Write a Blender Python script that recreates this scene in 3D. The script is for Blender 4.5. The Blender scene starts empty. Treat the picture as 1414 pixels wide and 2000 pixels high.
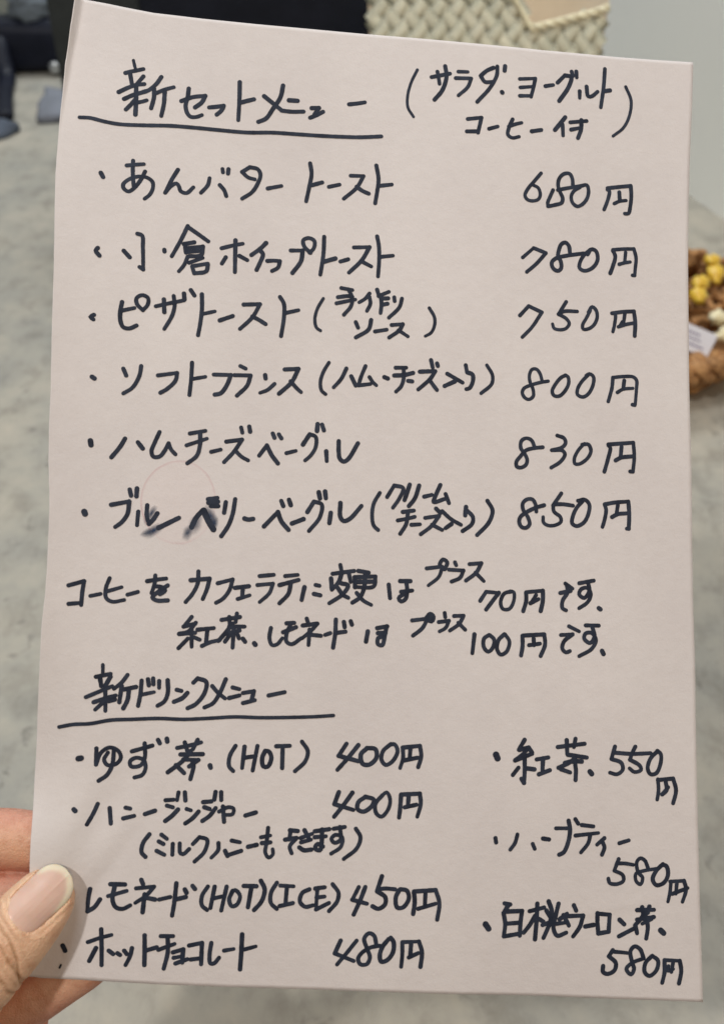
import bpy, bmesh, math, random
from mathutils import Vector, Matrix, noise, Euler
random.seed(7)
R = math.radians
scene = bpy.context.scene
C = scene.collection

# ------------------------------------------------------------ camera
cam = bpy.data.cameras.new('camera')
cam_o = bpy.data.objects.new('camera', cam); C.objects.link(cam_o)
cam_o.location = (0, 0, 0.55); cam_o.rotation_euler = (R(50), 0, 0)
cam.sensor_fit = 'VERTICAL'; cam.sensor_height = 36; cam.lens = 18 / math.tan(R(27.5))
cam.clip_start = 0.01; cam.clip_end = 50
cam.dof.use_dof = True; cam.dof.focus_distance = 0.325; cam.dof.aperture_fstop = 13
scene.camera = cam_o

# ------------------------------------------------------------ light
w = bpy.data.worlds.new('World'); scene.world = w; w.use_nodes = True
w.node_tree.nodes['Background'].inputs[0].default_value = (0.80, 0.86, 0.92, 1)
w.node_tree.nodes['Background'].inputs[1].default_value = 0.13

def area(name, loc, target, size, power, col, sy=None):
    l = bpy.data.lights.new(name, 'AREA'); l.energy = power; l.color = col
    l.shape = 'RECTANGLE'; l.size = size; l.size_y = sy or size
    o = bpy.data.objects.new(name, l); C.objects.link(o); o.location = loc
    d = Vector(target) - Vector(loc)
    o.rotation_euler = d.to_track_quat('-Z', 'Y').to_euler()
    return o
area('ceiling_lamp', (-0.80, -0.66, 2.15), (0, 0.35, 0.3), 0.10, 22.5, (1.0, 0.95, 0.89))
area('overhead_fill', (-0.05, 0.52, 2.35), (0, 0.5, 0), 0.6, 13.5, (0.93, 0.97, 1.0))  # unseen soft fill, set to grade the sheet and leave the counter dim
area('overhead_fill', (-0.4, 2.5, 2.3), (0.35, 2.1, 0.3), 1.0, 36, (0.92, 0.97, 1.0))  # unseen light added farther back to brighten the side wall
area('warm_fill', (0.5, -1.1, 1.5), (0, 0.3, 0.3), 0.5, 6.0, (1.0, 0.62, 0.30))  # unseen warm fill added to warm the lower part of the sheet
scene.view_settings.view_transform = 'Standard'; scene.view_settings.look = 'None'
scene.view_settings.exposure = 0.0; scene.view_settings.gamma = 1
scene.render.engine = 'CYCLES'

# ------------------------------------------------------------ helpers
def material(name, col=(0.5, 0.5, 0.5), rough=0.6, spec=0.5):
    m = bpy.data.materials.new(name); m.use_nodes = True
    b = m.node_tree.nodes['Principled BSDF']
    b.inputs['Base Color'].default_value = (*col, 1)
    b.inputs['Roughness'].default_value = rough
    b.inputs['Specular IOR Level'].default_value = spec
    return m
class G:
    """small node graph builder"""
    def __init__(s, m): s.t = m.node_tree; s.b = s.t.nodes['Principled BSDF']; s.co = None
    def n(s, typ, **k):
        x = s.t.nodes.new(typ)
        for a, v in k.items():
            if a.startswith('_'): x.inputs[a[1:].replace('_', ' ')].default_value = v
            else: setattr(x, a, v)
        return x
    def l(s, a, b): s.t.links.new(a, b)
    def coord(s, scale=(1, 1, 1), out='Object'):
        if s.co is None: s.co = s.n('ShaderNodeTexCoord')
        mp = s.n('ShaderNodeMapping'); mp.inputs['Scale'].default_value = scale
        s.l(s.co.outputs[out], mp.inputs[0]); return mp.outputs[0]
    def noise(s, vec, scale, detail=4, rough=0.55, dist=0.0):
        x = s.n('ShaderNodeTexNoise'); x.inputs['Scale'].default_value = scale; x.inputs['Detail'].default_value = detail
        x.inputs['Roughness'].default_value = rough; x.inputs['Distortion'].default_value = dist
        s.l(vec, x.inputs['Vector']); return x.outputs[0]
    def ramp(s, fac, stops):
        r = s.n('ShaderNodeValToRGB'); e = r.color_ramp.elements
        while len(e) < len(stops): e.new(0.5)
        for i, (p, c) in enumerate(stops):
            e[i].position = p; e[i].color = (*c, 1) if len(c) == 3 else c
        s.l(fac, r.inputs[0]); return r.outputs[0]
    def mix(s, fac, a, b, mode='MIX'):
        x = s.n('ShaderNodeMix', data_type='RGBA', blend_type=mode)
        for i, v in ((0, fac), (6, a), (7, b)):
            if hasattr(v, 'is_output'): s.l(v, x.inputs[i])
            elif i == 0: x.inputs[0].default_value = v
            else: x.inputs[i].default_value = (*v, 1)
        return x.outputs[2]
    def bump(s, height, dist, strength=1.0, prev=None):
        x = s.n('ShaderNodeBump'); x.inputs['Distance'].default_value = dist; x.inputs['Strength'].default_value = strength
        s.l(height, x.inputs['Height'])
        if prev is not None: s.l(prev, x.inputs['Normal'])
        return x.outputs[0]
    def base(s, c): s.l(c, s.b.inputs['Base Color'])
    def normal(s, c): s.l(c, s.b.inputs['Normal'])

def mesh_obj(name, verts, faces, mat, parent=None, smooth=True):
    me = bpy.data.meshes.new(name); me.from_pydata(verts, [], faces); me.update()
    if smooth: me.polygons.foreach_set('use_smooth', [True] * len(me.polygons))
    me.materials.append(mat)
    o = bpy.data.objects.new(name, me); C.objects.link(o)
    if parent: o.parent = parent
    return o
def bm_obj(name, bm, mat, parent=None, smooth=True):
    me = bpy.data.meshes.new(name); bm.to_mesh(me); bm.free()
    if smooth: me.polygons.foreach_set('use_smooth', [True] * len(me.polygons))
    me.materials.append(mat)
    o = bpy.data.objects.new(name, me); C.objects.link(o)
    if parent: o.parent = parent
    return o
def tag(o, label=None, cat=None, group=None, kind=None):
    for k, v in (('label', label), ('category', cat), ('group', group), ('kind', kind)):
        if v: o[k] = v
    return o
def empty(name, loc=(0, 0, 0), rot=(0, 0, 0)):
    o = bpy.data.objects.new(name, None); C.objects.link(o); o.empty_display_size = 0.02
    o.location = loc; o.rotation_euler = rot; return o
def tube(path, radii, n=12, caps=True, flat=1.0, up=Vector((0, 0, 1))):
    """verts, faces of a tube along path; radii float or list of (a, b)"""
    P = [Vector(p) for p in path]; V = []; F = []
    for i, p in enumerate(P):
        t = (P[min(i + 1, len(P) - 1)] - P[max(i - 1, 0)]).normalized()
        s = t.cross(up)
        s = s.normalized() if s.length > 1e-4 else Vector((1, 0, 0))
        u = s.cross(t)
        r = radii[i] if isinstance(radii, (list, tuple)) else radii
        a, b = r if isinstance(r, (list, tuple)) else (r, r * flat)
        for k in range(n):
            q = 2 * math.pi * k / n
            V.append(p + s * (a * math.cos(q)) + u * (b * math.sin(q)))
    for i in range(len(P) - 1):
        for k in range(n):
            F.append((i * n + k, i * n + (k + 1) % n, (i + 1) * n + (k + 1) % n, (i + 1) * n + k))
    if caps:
        F.append(tuple(range(n))[::-1]); F.append(tuple((len(P) - 1) * n + k for k in range(n)))
    return V, F
def catmull(pts, step):
    """smooth open curve through pts (tuples of any size), sampled about every step"""
    n = len(pts)
    if n == 2:
        d = math.dist(pts[0], pts[1]); m = max(1, int(d / step))
        return [tuple(a + (b - a) * i / m for a, b in zip(pts[0], pts[1])) for i in range(m + 1)]
    out = []
    for i in range(n - 1):
        p1, p2 = pts[i], pts[i + 1]
        p0 = pts[i - 1] if i else tuple(2 * a - b for a, b in zip(p1, p2))
        p3 = pts[i + 2] if i + 2 < n else tuple(2 * b - a for a, b in zip(p1, p2))
        m = max(1, int(math.dist(p1[:3], p2[:3]) / step))
        t0 = 0.0; t1 = max(1e-4, math.dist(p0, p1)) ** .5; t2 = t1 + max(1e-4, math.dist(p1, p2)) ** .5; t3 = t2 + max(1e-4, math.dist(p2, p3)) ** .5
        for k in range(m):
            t = t1 + (t2 - t1) * k / m
            L = lambda a, b, ta, tb: tuple(((tb - t) * x + (t - ta) * y) / (tb - ta) for x, y in zip(a, b))
            A1 = L(p0, p1, t0, t1); A2 = L(p1, p2, t1, t2); A3 = L(p2, p3, t2, t3)
            B1 = L(A1, A2, t0, t2); B2 = L(A2, A3, t1, t3)
            out.append(L(B1, B2, t1, t2))
    out.append(tuple(pts[-1])); return out

# ------------------------------------------------------------ sheet data: outline and pen strokes in sheet coordinates, 1/20 mm
LEFT_EDGE = '-246,6132 -247,6081 -254,5867 -260,5639 -256,5413 -255,5298 -249,5165 -242,5024 -234,4884 -202,4546 -178,4285 -151,3899 -121,3521 -110,3302 -93,3085 -69,2886 -59,2778 -43,2473 -38,2291 -43,2109 -39,1866 -35,1560 -30,1376 -27,1194 -9,963 10,675 11,362 5,8'
TOP_EDGE = '-246,6132 -179,6128 -53,6118 80,6103 246,6087 578,6081 911,6082 1246,6088 1607,6093 1991,6102 2402,6108 2819,6115 3316,6137 3866,6169'
RIGHT_EDGE = '3866,6169 3867,5881 3861,5443 3862,5154 3869,4728 3884,4309 3898,3965 3910,3762 3938,3326 3959,2894 3983,2501 4013,2111 4031,1789 4057,1405 4089,1022 4124,639 4167,253 4197,2'
BOTTOM_EDGE = '5,8 89,-4 302,-4 484,-9 760,-15 1224,-18 1693,-13 2009,-13 2650,-11 3170,-3 3629,-3 4197,2'
LEFT_PLAIN = [(-0.0, -0.0), (15.9, -0.96), (30.9, -1.82), (46.0, -2.54), (58.3, -3.11), (67.5, -3.4), (76.8, -3.99), (92.3, -4.88), (104.9, -5.48), (114.4, -5.31), (124.0, -5.6), (140.0, -6.52), (145.7, -7.06), (156.2, -8.31), (167.6, -9.25), (179.1, -9.79), (198.9, -11.38), (219.1, -12.67), (232.6, -13.8), (249.7, -15.11), (256.6, -15.28), (263.5, -15.45), (270.1, -15.59), (275.8, -15.47), (287.2, -15.56), (298.8, -15.17), (309.6, -14.69), (312.1, -14.6)]
WRITING = [
('heading_set', 'heading line of the set menu with long underline',
 '56:151,5742 160,5713 171,5681;74:110,5649 143,5663 170,5672 219,5690;74:141,5641 152,5598 158,5575;74:224,5639 198,5598 179,5570;73:81,5512 133,5548 184,5575 235,5587;73:119,5469 170,5502 226,5528 247,5539;74:186,5561 194,5468 199,5371;73:189,5473 163,5434 137,5398;73:198,5454 232,5465 260,5478;74:338,5649 312,5600 273,5554 242,5533;74:299,5563 304,5505 293,5427;74:318,5536 369,5566 422,5588;74:368,5554 370,5466 361,5383;74:518,5590 516,5531 508,5471 524,5420 547,5400 585,5404 616,5420;74:479,5500 546,5534 627,5553;75:627,5553 609,5507 569,5467;75:658,5477 704,5487 749,5499;75:749,5499 738,5466 710,5434;75:839,5671 846,5557 850,5412;75:854,5532 896,5549 939,5565;76:1119,5679 1108,5598 1065,5512 1026,5443 979,5415;75:1003,5593 1062,5552 1120,5511;76:1165,5583 1220,5585;75:1121,5508 1187,5507 1264,5516;62:-138,5300 -76,5307 9,5297 105,5292 264,5306 424,5323 586,5329 749,5331 913,5335 1077,5352 1242,5358 1369,5362 1497,5368 1641,5378 1779,5397;76:1315,5545 1362,5551;76:1362,5551 1335,5503;76:1310,5479 1352,5501 1390,5528;76:1556,5596 1616,5609 1657,5620'),
('note_salad', 'bracketed two-line note beside the set menu heading',
 '54:1987,5880 1953,5792 1934,5695 1941,5613 1981,5552;69:2084,5839 2142,5857 2203,5876;69:2120,5881 2131,5835 2139,5797;69:2169,5925 2182,5852 2159,5754 2112,5684;69:2259,5896 2321,5901;69:2244,5849 2346,5858;69:2346,5858 2327,5796 2268,5730;70:2408,5883 2448,5924 2491,5949;70:2412,5877 2439,5844 2490,5850;70:2516,5962 2516,5901 2475,5807 2395,5699;70:2568,5970 2566,5937;77:2556,5786 2559,5782;70:2672,5892 2776,5908;71:2776,5908 2767,5847 2753,5776;70:2678,5833 2761,5849;70:2678,5774 2752,5783;71:2847,5863 2899,5878;72:2928,5898 2976,5956;72:2976,5956 3019,5950 3005,5878 2945,5771;72:3021,5989 3030,5960;72:3053,5994 3058,5952;72:3082,5858 3084,5810;72:3128,5897 3142,5830 3166,5833 3206,5872;73:3250,6040 3246,5911 3232,5764;73:3253,5882 3291,5893;58:3400,5933 3440,5841 3432,5730 3393,5640 3324,5573;69:2339,5574 2429,5593;69:2429,5593 2412,5487;69:2338,5488 2411,5496;69:2484,5522 2540,5544;70:2637,5605 2615,5543 2611,5495 2641,5477 2686,5490;70:2614,5552 2659,5574 2698,5588;70:2770,5537 2833,5554;71:2991,5662 2958,5613 2925,5565;71:2975,5610 2982,5533;71:3027,5631 3138,5655;72:3102,5656 3102,5590 3084,5528;71:3035,5581 3087,5598'),
('item_anbutter', 'menu line naming the red bean and butter toast',
 '70:28,4946 44,4920;67:179,5020 231,5033 283,5044;68:215,5058 220,4980 234,4890;68:295,4996 276,4942 240,4879 206,4849 176,4864 170,4892 203,4931 254,4956 307,4958 346,4934 353,4895 338,4847 309,4815;69:497,5034 466,4967 431,4871;68:431,4871 464,4921 495,4942 512,4927 526,4895 564,4886 603,4929;69:700,5002 693,4955 654,4899;69:768,4964 798,4933 815,4895;69:776,5073 781,5051;69:814,5076 814,5046;70:948,5104 902,5067;70:902,5067 942,5035 987,5026;70:948,5104 1000,5096 1020,5060 1010,5008 977,4941 916,4889;70:1073,4974 1159,5000;70:1332,5170 1346,5099 1337,5006 1325,4913;70:1356,5025 1418,5049;70:1464,5024 1531,5045;71:1599,5112 1682,5117;71:1682,5117 1643,5035 1565,4953;71:1642,5041 1683,5016 1723,5002;71:1760,5197 1780,5106 1777,5024 1769,4941;71:1785,5060 1868,5077'),
('price_680', 'price 680 yen at the right of the first menu line',
 '65:2846,5256 2802,5195 2762,5138 2746,5093 2763,5067 2796,5061 2835,5075 2848,5110 2831,5155 2800,5168;65:2932,5150 2913,5099 2900,5060 2904,5036;65:2904,5036 2949,5050 2994,5070 2999,5102 2979,5143 2964,5185 2971,5236 3000,5269 3037,5275 3057,5246 3064,5193;65:2963,5154 3011,5169 3066,5185 3120,5200 3157,5210 3171,5177 3164,5120 3132,5073 3099,5057 3067,5078 3056,5121 3073,5160 3112,5189;66:3300,5195 3313,5188 3309,5143 3297,5098 3282,5055;66:3300,5205 3361,5219 3458,5240;67:3458,5240 3464,5174 3459,5091 3448,5046 3424,5043;66:3381,5186 3386,5133;66:3350,5104 3383,5123 3430,5135'),
('price_780', 'price 780 yen at the right of the second menu line',
 '64:2753,4673 2822,4744;64:2822,4744 2905,4719;64:2905,4719 2848,4643 2785,4579;65:3159,4742 3105,4730 3045,4715 2979,4693 2950,4666 2948,4641 2968,4613 2995,4608 3012,4629 3007,4672 2987,4706 2990,4743 3005,4788 3031,4803 3055,4784 3065,4739;65:3184,4738 3206,4774 3237,4768 3253,4721 3241,4676 3206,4639 3164,4625 3134,4641 3135,4678 3160,4730 3200,4771;65:3353,4780 3370,4745 3357,4676 3341,4625;65:3353,4786 3420,4798 3494,4807;66:3494,4807 3511,4747 3508,4672 3506,4626;65:3506,4626 3491,4626;65:3439,4777 3435,4711;65:3399,4692 3433,4705 3472,4715'),
('item_ogura', 'menu line naming the Ogura whipped cream toast',
 '67:59,4451 49,4430 73,4403;69:286,4579 315,4572 327,4495 342,4352;68:342,4352 318,4366;68:214,4457 253,4420;71:459,4497 461,4486;70:590,4669 554,4569 508,4460;70:590,4664 656,4626 726,4584;70:577,4549 639,4568;70:595,4524 695,4546;70:695,4546 689,4489 615,4473;70:582,4550 594,4495;70:597,4498 686,4517;70:607,4469 588,4411 560,4368;70:642,4411 736,4439;70:736,4433 729,4387 656,4366;70:656,4366 639,4409;70:619,4431 701,4472;70:813,4548 886,4575 944,4592;71:896,4610 903,4496 909,4401;70:844,4492 823,4448;71:929,4510 980,4487;71:1090,4611 1060,4574 1004,4523;71:1056,4559 1076,4536 1062,4478 1044,4429;71:1107,4494 1147,4500 1187,4501;71:1187,4501 1178,4457 1142,4431;71:1250,4577 1326,4584;71:1326,4584 1321,4514 1272,4430;71:1377,4573 1335,4611 1325,4652 1359,4670 1396,4654 1396,4606 1371,4573;72:1457,4687 1460,4572 1450,4435;71:1463,4521 1538,4550;72:1572,4533 1620,4552;72:1653,4634 1752,4645;72:1752,4645 1708,4554 1632,4465;72:1703,4548 1771,4518;72:1796,4721 1811,4660 1819,4570 1819,4456;72:1827,4587 1906,4602'),
('item_pizza', 'menu line naming the pizza toast',
 '67:76,4021 57,4004 76,3992;68:234,4127 229,4071 235,4006 256,3968 292,3965 333,3989;68:236,4072 311,4099;68:363,4091 324,4126 318,4163 350,4187 387,4173 389,4131 363,4091;68:439,4126 505,4150 607,4184;69:484,4176 494,4094;69:542,4205 553,4145 543,4077 503,3987;69:604,4228 610,4190;69:644,4255 670,4222;70:715,4235 723,4141 720,4041 713,3969;69:731,4109 804,4133;70:840,4078 918,4114;70:981,4195 1083,4207;70:1083,4207 1041,4117 970,4035;70:1041,4123 1085,4104 1128,4081;71:1205,4266 1233,4224 1240,4135 1231,4012;71:1243,4163 1328,4190'),
('note_sauce', 'small bracketed note after the pizza toast',
 '56:1480,4280 1447,4209 1436,4141 1450,4087 1477,4069;66:1590,4359 1661,4352;66:1572,4297 1637,4310 1664,4307;66:1566,4256 1628,4275 1684,4291;66:1634,4355 1661,4307 1661,4250 1618,4185;67:1772,4339 1747,4303 1710,4275;67:1773,4317 1782,4272 1763,4223;67:1819,4368 1833,4331;67:1831,4327 1895,4361;67:1844,4334 1853,4279 1851,4217;67:1856,4313 1894,4318;67:1864,4274 1891,4282;67:1932,4328 1936,4303;67:1982,4324 1969,4266 1906,4191;66:1697,4144 1714,4109;67:1794,4167 1782,4104 1704,4044;67:1824,4094 1897,4112;67:1927,4145 1998,4157;67:1998,4157 1979,4116 1916,4062;67:1973,4115 2036,4080;57:2162,4278 2199,4220 2202,4164 2183,4117 2148,4092'),
('price_750', 'price 750 yen at the right of the pizza line',
 '64:2755,4285 2809,4353;64:2809,4353 2898,4320;64:2898,4320 2840,4218 2778,4143;64:3056,4405 3009,4318;64:3009,4318 3062,4293 3083,4262 3062,4227 3020,4215 2984,4222 2973,4249;64:3012,4319 3044,4340 3132,4348;64:3207,4349 3230,4388 3258,4366 3266,4318 3247,4268 3212,4239 3177,4234 3172,4261 3194,4308 3219,4362;64:3364,4357 3385,4353 3385,4292 3375,4234;64:3364,4357 3436,4373 3509,4383;65:3509,4383 3521,4311 3521,4219;64:3449,4359 3444,4304;64:3410,4270 3458,4290 3506,4303;64:3436,4306 3416,4271'),
('price_800', 'price 800 yen at the right of the soft bread line',
 '63:2962,3869 2912,3856 2848,3832 2807,3808 2797,3778 2816,3747 2844,3739 2870,3763 2866,3807 2844,3853 2838,3900 2853,3937 2881,3941 2906,3915 2923,3866;64:3076,3918 3047,3901 3013,3856 2992,3806 3005,3778 3041,3778 3075,3813 3097,3863 3092,3908 3073,3918;64:3211,3927 3232,3941 3259,3925 3259,3871 3231,3809 3196,3785 3160,3797 3158,3833 3186,3889 3223,3931;64:3388,3930 3385,3864 3375,3815 3364,3769;64:3388,3930 3454,3942 3523,3945 3545,3925 3547,3866 3543,3763;64:3540,3760 3525,3762;64:3464,3916 3460,3870;64:3422,3834 3457,3858 3523,3870'),
('item_softfrance', 'menu line naming the soft French bread',
 '79:102,3632 116,3624;66:279,3707 300,3666;66:384,3736 379,3676 345,3596 293,3552;67:490,3688 605,3716;67:605,3716 599,3666 551,3607 514,3580;67:691,3790 694,3687 692,3583;67:707,3688 780,3708;68:831,3727 937,3734;68:937,3734 916,3664 883,3612 847,3600;68:991,3797 1026,3783;68:959,3735 1060,3742;68:1060,3742 1043,3675 985,3606;68:1150,3752 1155,3731;68:1213,3701 1173,3659 1127,3636;69:1270,3799 1356,3810;69:1356,3810 1319,3721 1245,3640;69:1313,3726 1354,3685 1383,3662'),
('note_ham', 'bracketed note after the soft bread line',
 '60:1545,3867 1514,3803 1500,3736 1512,3682 1538,3662;69:1658,3838 1630,3769 1586,3710;69:1692,3791 1725,3733;69:1778,3864 1754,3790 1743,3740;69:1743,3736 1817,3751;69:1808,3795 1832,3764 1855,3746;70:1903,3803 1925,3796;70:1971,3870 2038,3876;70:1965,3819 2025,3827 2084,3846;70:2022,3869 2026,3803 2013,3752 1983,3716;70:2055,3792 2082,3791;70:2127,3858 2226,3870;70:2226,3870 2196,3817 2124,3742;70:2191,3811 2221,3775 2244,3749;70:2194,3939 2208,3891;70:2234,3921 2240,3905;70:2304,3860 2344,3841 2406,3811;71:2356,3815 2292,3779;71:2420,3926 2430,3882;71:2433,3880 2467,3869 2472,3825 2453,3779 2433,3771;62:2557,3938 2597,3875 2595,3819 2530,3752'),
('item_hambagel', 'menu line naming the ham and cheese bagel',
 '86:128,3237 134,3210;67:328,3272 302,3216 258,3148;67:406,3257 438,3221;68:530,3333 508,3268 492,3208 507,3176 544,3181 569,3215 591,3268;68:591,3268 610,3230 638,3203;68:715,3341 808,3366;68:701,3265 822,3318;69:777,3352 783,3282 769,3206 715,3153;69:855,3237 912,3256;69:943,3309 1039,3330;69:1039,3330 992,3246 939,3179;69:1002,3258 1042,3223 1086,3202;69:1027,3406 1037,3374;69:1077,3416 1085,3384;69:1152,3237 1195,3306;69:1195,3306 1232,3244 1272,3198;70:1226,3384 1239,3358;70:1264,3382 1282,3358;70:1321,3267 1378,3286;70:1419,3329 1457,3398;70:1457,3398 1495,3385 1500,3320 1472,3263 1440,3230;70:1502,3467 1501,3423;70:1530,3466 1544,3430;70:1568,3298 1576,3237;70:1642,3369 1647,3299 1657,3258 1683,3242 1709,3260 1764,3365'),
('price_830', 'price 830 yen at the right of the ham bagel line',
 '66:2948,3435 2892,3425 2840,3406 2807,3365 2783,3328 2787,3298 2814,3293 2845,3313 2852,3345 2833,3385 2807,3418 2808,3465 2836,3485 2872,3476 2895,3434;66:3039,3519 3084,3505 3096,3476 3075,3445 3008,3421;66:3008,3421 3079,3423 3095,3400 3067,3350 3010,3308;67:3204,3473 3246,3477 3264,3437 3244,3388 3192,3346 3162,3346 3158,3381 3182,3436 3219,3481;67:3377,3482 3390,3468 3378,3393 3358,3309;67:3377,3488 3448,3499 3541,3513;67:3541,3513 3551,3419 3546,3324;67:3546,3324 3528,3324;67:3464,3480 3461,3417;67:3429,3388 3464,3409 3542,3424'),
('price_850', 'price 850 yen at the right of the blueberry bagel line',
 '65:2976,3063 2918,3041 2862,3008 2828,2977 2821,2947 2837,2915 2867,2910 2889,2935 2875,2980 2843,3024 2838,3064 2863,3092 2898,3095 2920,3065 2928,3019;66:3083,3147 3034,3067;66:3034,3067 3042,3027 3085,2995 3089,2964 3052,2940 3006,2936 2978,2953 2974,2987;66:3040,3073 3098,3078 3163,3074;66:3194,3108 3238,3118 3268,3091 3266,3032 3239,2972 3193,2945 3163,2960 3164,3001 3187,3061 3224,3108;67:3370,3093 3380,3064 3374,3005 3361,2952;67:3370,3098 3435,3115 3524,3128;67:3524,3128 3533,3047 3534,2953;67:3534,2953 3521,2953;67:3456,3105 3450,3046;67:3421,3020 3456,3041 3515,3051'),
('item_blueberry', 'menu line naming the blueberry bagel with smudged letters',
 '89:133,2801 139,2787;70:284,2857 387,2887;71:387,2887 384,2811 354,2756 319,2724;71:383,2961 395,2923;71:426,2971 427,2922;71:446,2829 446,2745;72:496,2873 498,2810 516,2759;72:516,2759 539,2787 561,2828;84:576,2740 692,2810;85:774,2760 796,2818 831,2866;101:839,2867 872,2808 908,2755;70:859,2940 916,2952;86:866,2919 921,2929;70:881,2899 925,2902;73:970,2930 965,2863;73:1026,2953 1018,2862 997,2786 959,2717;73:1093,2837 1115,2832 1146,2839;74:1216,2797 1295,2893;74:1295,2893 1321,2837 1369,2787;74:1311,2964 1326,2933;74:1358,2975 1372,2942;74:1387,2828 1457,2861;73:1478,2907 1514,2975;73:1514,2975 1563,2962 1558,2881 1496,2789;73:1540,3036 1550,2999;73:1579,3044 1587,3002;73:1624,2913 1620,2848;73:1680,2979 1686,2891 1709,2868 1746,2885 1813,2971'),
('note_cream', 'bracketed two-line note after the blueberry bagel',
 '60:1923,3062 1890,2993 1884,2917 1899,2853 1928,2828;69:1971,3040 2011,3116;69:2011,3116 2069,3104 2049,3037 2012,2975;69:2109,3129 2082,3029;70:2169,3128 2147,3045 2112,2993;69:2206,3060 2254,3075;70:2304,3142 2276,3066 2268,3030 2334,3054;70:2341,3087 2366,3031;69:2077,2953 2146,2967;69:2048,2897 2101,2911 2154,2928;69:2109,2950 2103,2879 2069,2814;69:2136,2876 2190,2883;69:2220,2926 2308,2946;70:2308,2946 2266,2880 2199,2821;69:2266,2886 2333,2858;70:2286,2990 2315,2965;70:2326,2977 2383,2932 2451,2899;70:2390,2900 2354,2871;70:2476,3015 2474,2961;70:2477,2999 2524,2954 2521,2910 2464,2860;65:2611,3064 2647,3006 2629,2929 2558,2842'),
('line_coffee', 'first line of the note about changing the coffee',
 '64:85,2351 169,2383;65:169,2383 165,2316 165,2239;64:95,2241 164,2252;65:213,2297 270,2313;66:314,2411 297,2346 305,2290 341,2271 410,2286;65:306,2331 388,2362;66:427,2319 486,2340;67:536,2409 581,2420 647,2433;67:581,2447 581,2397 568,2339;67:582,2381 625,2379 648,2360 619,2335;67:660,2392 603,2346 575,2313 602,2296 668,2301;68:796,2433 909,2451;68:909,2451 899,2388 878,2323;68:838,2490 839,2415 813,2350 776,2298;68:961,2426 1050,2456;68:1050,2456 1034,2386 997,2331 960,2306;68:1067,2405 1152,2421;68:1116,2413 1116,2348;68:1090,2338 1161,2366;69:1213,2488 1299,2502;69:1204,2432 1298,2447;69:1298,2447 1281,2388 1225,2328;69:1370,2499 1447,2512;69:1339,2441 1454,2481;69:1408,2455 1397,2390 1347,2329;69:1494,2439 1482,2359;69:1562,2457 1586,2454;69:1556,2401 1596,2395;70:1707,2592 1714,2566;70:1663,2534 1795,2561;70:1655,2504 1665,2440;70:1721,2551 1704,2486 1665,2435;70:1764,2543 1779,2491;70:1721,2478 1764,2469 1736,2413 1655,2350;70:1701,2448 1736,2408 1770,2392;70:1822,2563 1887,2557;70:1801,2522 1931,2536;70:1931,2536 1925,2474 1808,2461;70:1808,2461 1801,2522;70:1811,2493 1923,2503;70:1866,2550 1866,2465 1844,2400 1798,2363;70:1821,2425 1867,2380 1917,2357;70:2018,2491 2032,2407;70:2089,2518 2153,2522;70:2127,2520 2136,2462 2129,2408 2103,2391 2085,2411 2111,2434;70:2099,2451 2168,2464'),
('note_plus', 'small word plus above the 70 yen surcharge',
 '64:2251,2609 2347,2627;64:2348,2622 2330,2561 2268,2503;64:2359,2612 2331,2634 2350,2672 2378,2656 2365,2612;64:2427,2660 2436,2642;64:2392,2611 2484,2612;64:2484,2612 2465,2565 2413,2537;65:2520,2655 2595,2666;65:2595,2666 2566,2605 2504,2550;65:2561,2604 2618,2554'),
('price_70', 'surcharge of 70 yen ending the first coffee note line',
 '68:2602,2429 2636,2488;68:2636,2488 2717,2487;68:2717,2487 2681,2434 2643,2377;68:2798,2501 2752,2485 2732,2428 2749,2388 2790,2391 2815,2443 2812,2498 2788,2503;68:2891,2499 2894,2448 2879,2383;68:2891,2503 2997,2520;68:2997,2520 3000,2455 2990,2391;68:2955,2489 2929,2442;68:2922,2436 2972,2465;68:3138,2575 3187,2546;68:3109,2513 3174,2530;68:3148,2567 3155,2521 3126,2464 3128,2418 3152,2406;69:3227,2583 3320,2606;69:3283,2594 3295,2540 3265,2492 3231,2512 3241,2545 3280,2557 3306,2518 3287,2466 3235,2425;78:3362,2434 3373,2427'),
('line_tea', 'second line of the note about tea and lemonade',
 '67:820,2210 797,2177 776,2148;67:776,2148 844,2170;67:848,2177 806,2121 753,2105;67:753,2102 848,2115;67:824,2153 834,2029;67:807,2077 756,2016;67:845,2087 879,2075;67:862,2135 959,2151;68:921,2144 919,2065;67:896,2038 940,2062 1001,2081;68:1002,2204 1112,2229;68:1047,2225 1053,2183;68:1092,2249 1088,2196;68:1071,2185 1034,2130 993,2075;68:1052,2166 1145,2172;68:1029,2119 1116,2146;68:1080,2159 1082,2039;68:1056,2111 1033,2073;68:1107,2119 1116,2099;68:1140,2098 1155,2080;74:1212,2074 1219,2066;68:1306,2174 1302,2111 1321,2070 1352,2077 1381,2116;69:1383,2153 1460,2189;69:1400,2209 1447,2215;69:1427,2208 1404,2138 1409,2096 1441,2083 1496,2123;69:1522,2246 1531,2225;69:1501,2202 1590,2219;69:1590,2219 1551,2169 1502,2123;69:1545,2179 1545,2084;69:1563,2148 1617,2146;69:1643,2153 1674,2166;69:1703,2252 1705,2168 1698,2078;69:1716,2171 1768,2181;70:1754,2240 1761,2209;70:1796,2248 1805,2227;70:1907,2192 1900,2128;70:1964,2216 2027,2231;70:2022,2231 2015,2177 2003,2113 1976,2117 1974,2154 2005,2166;70:1971,2185 2019,2190'),
('note_plus_lower', 'small word plus above the 100 yen surcharge',
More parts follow.
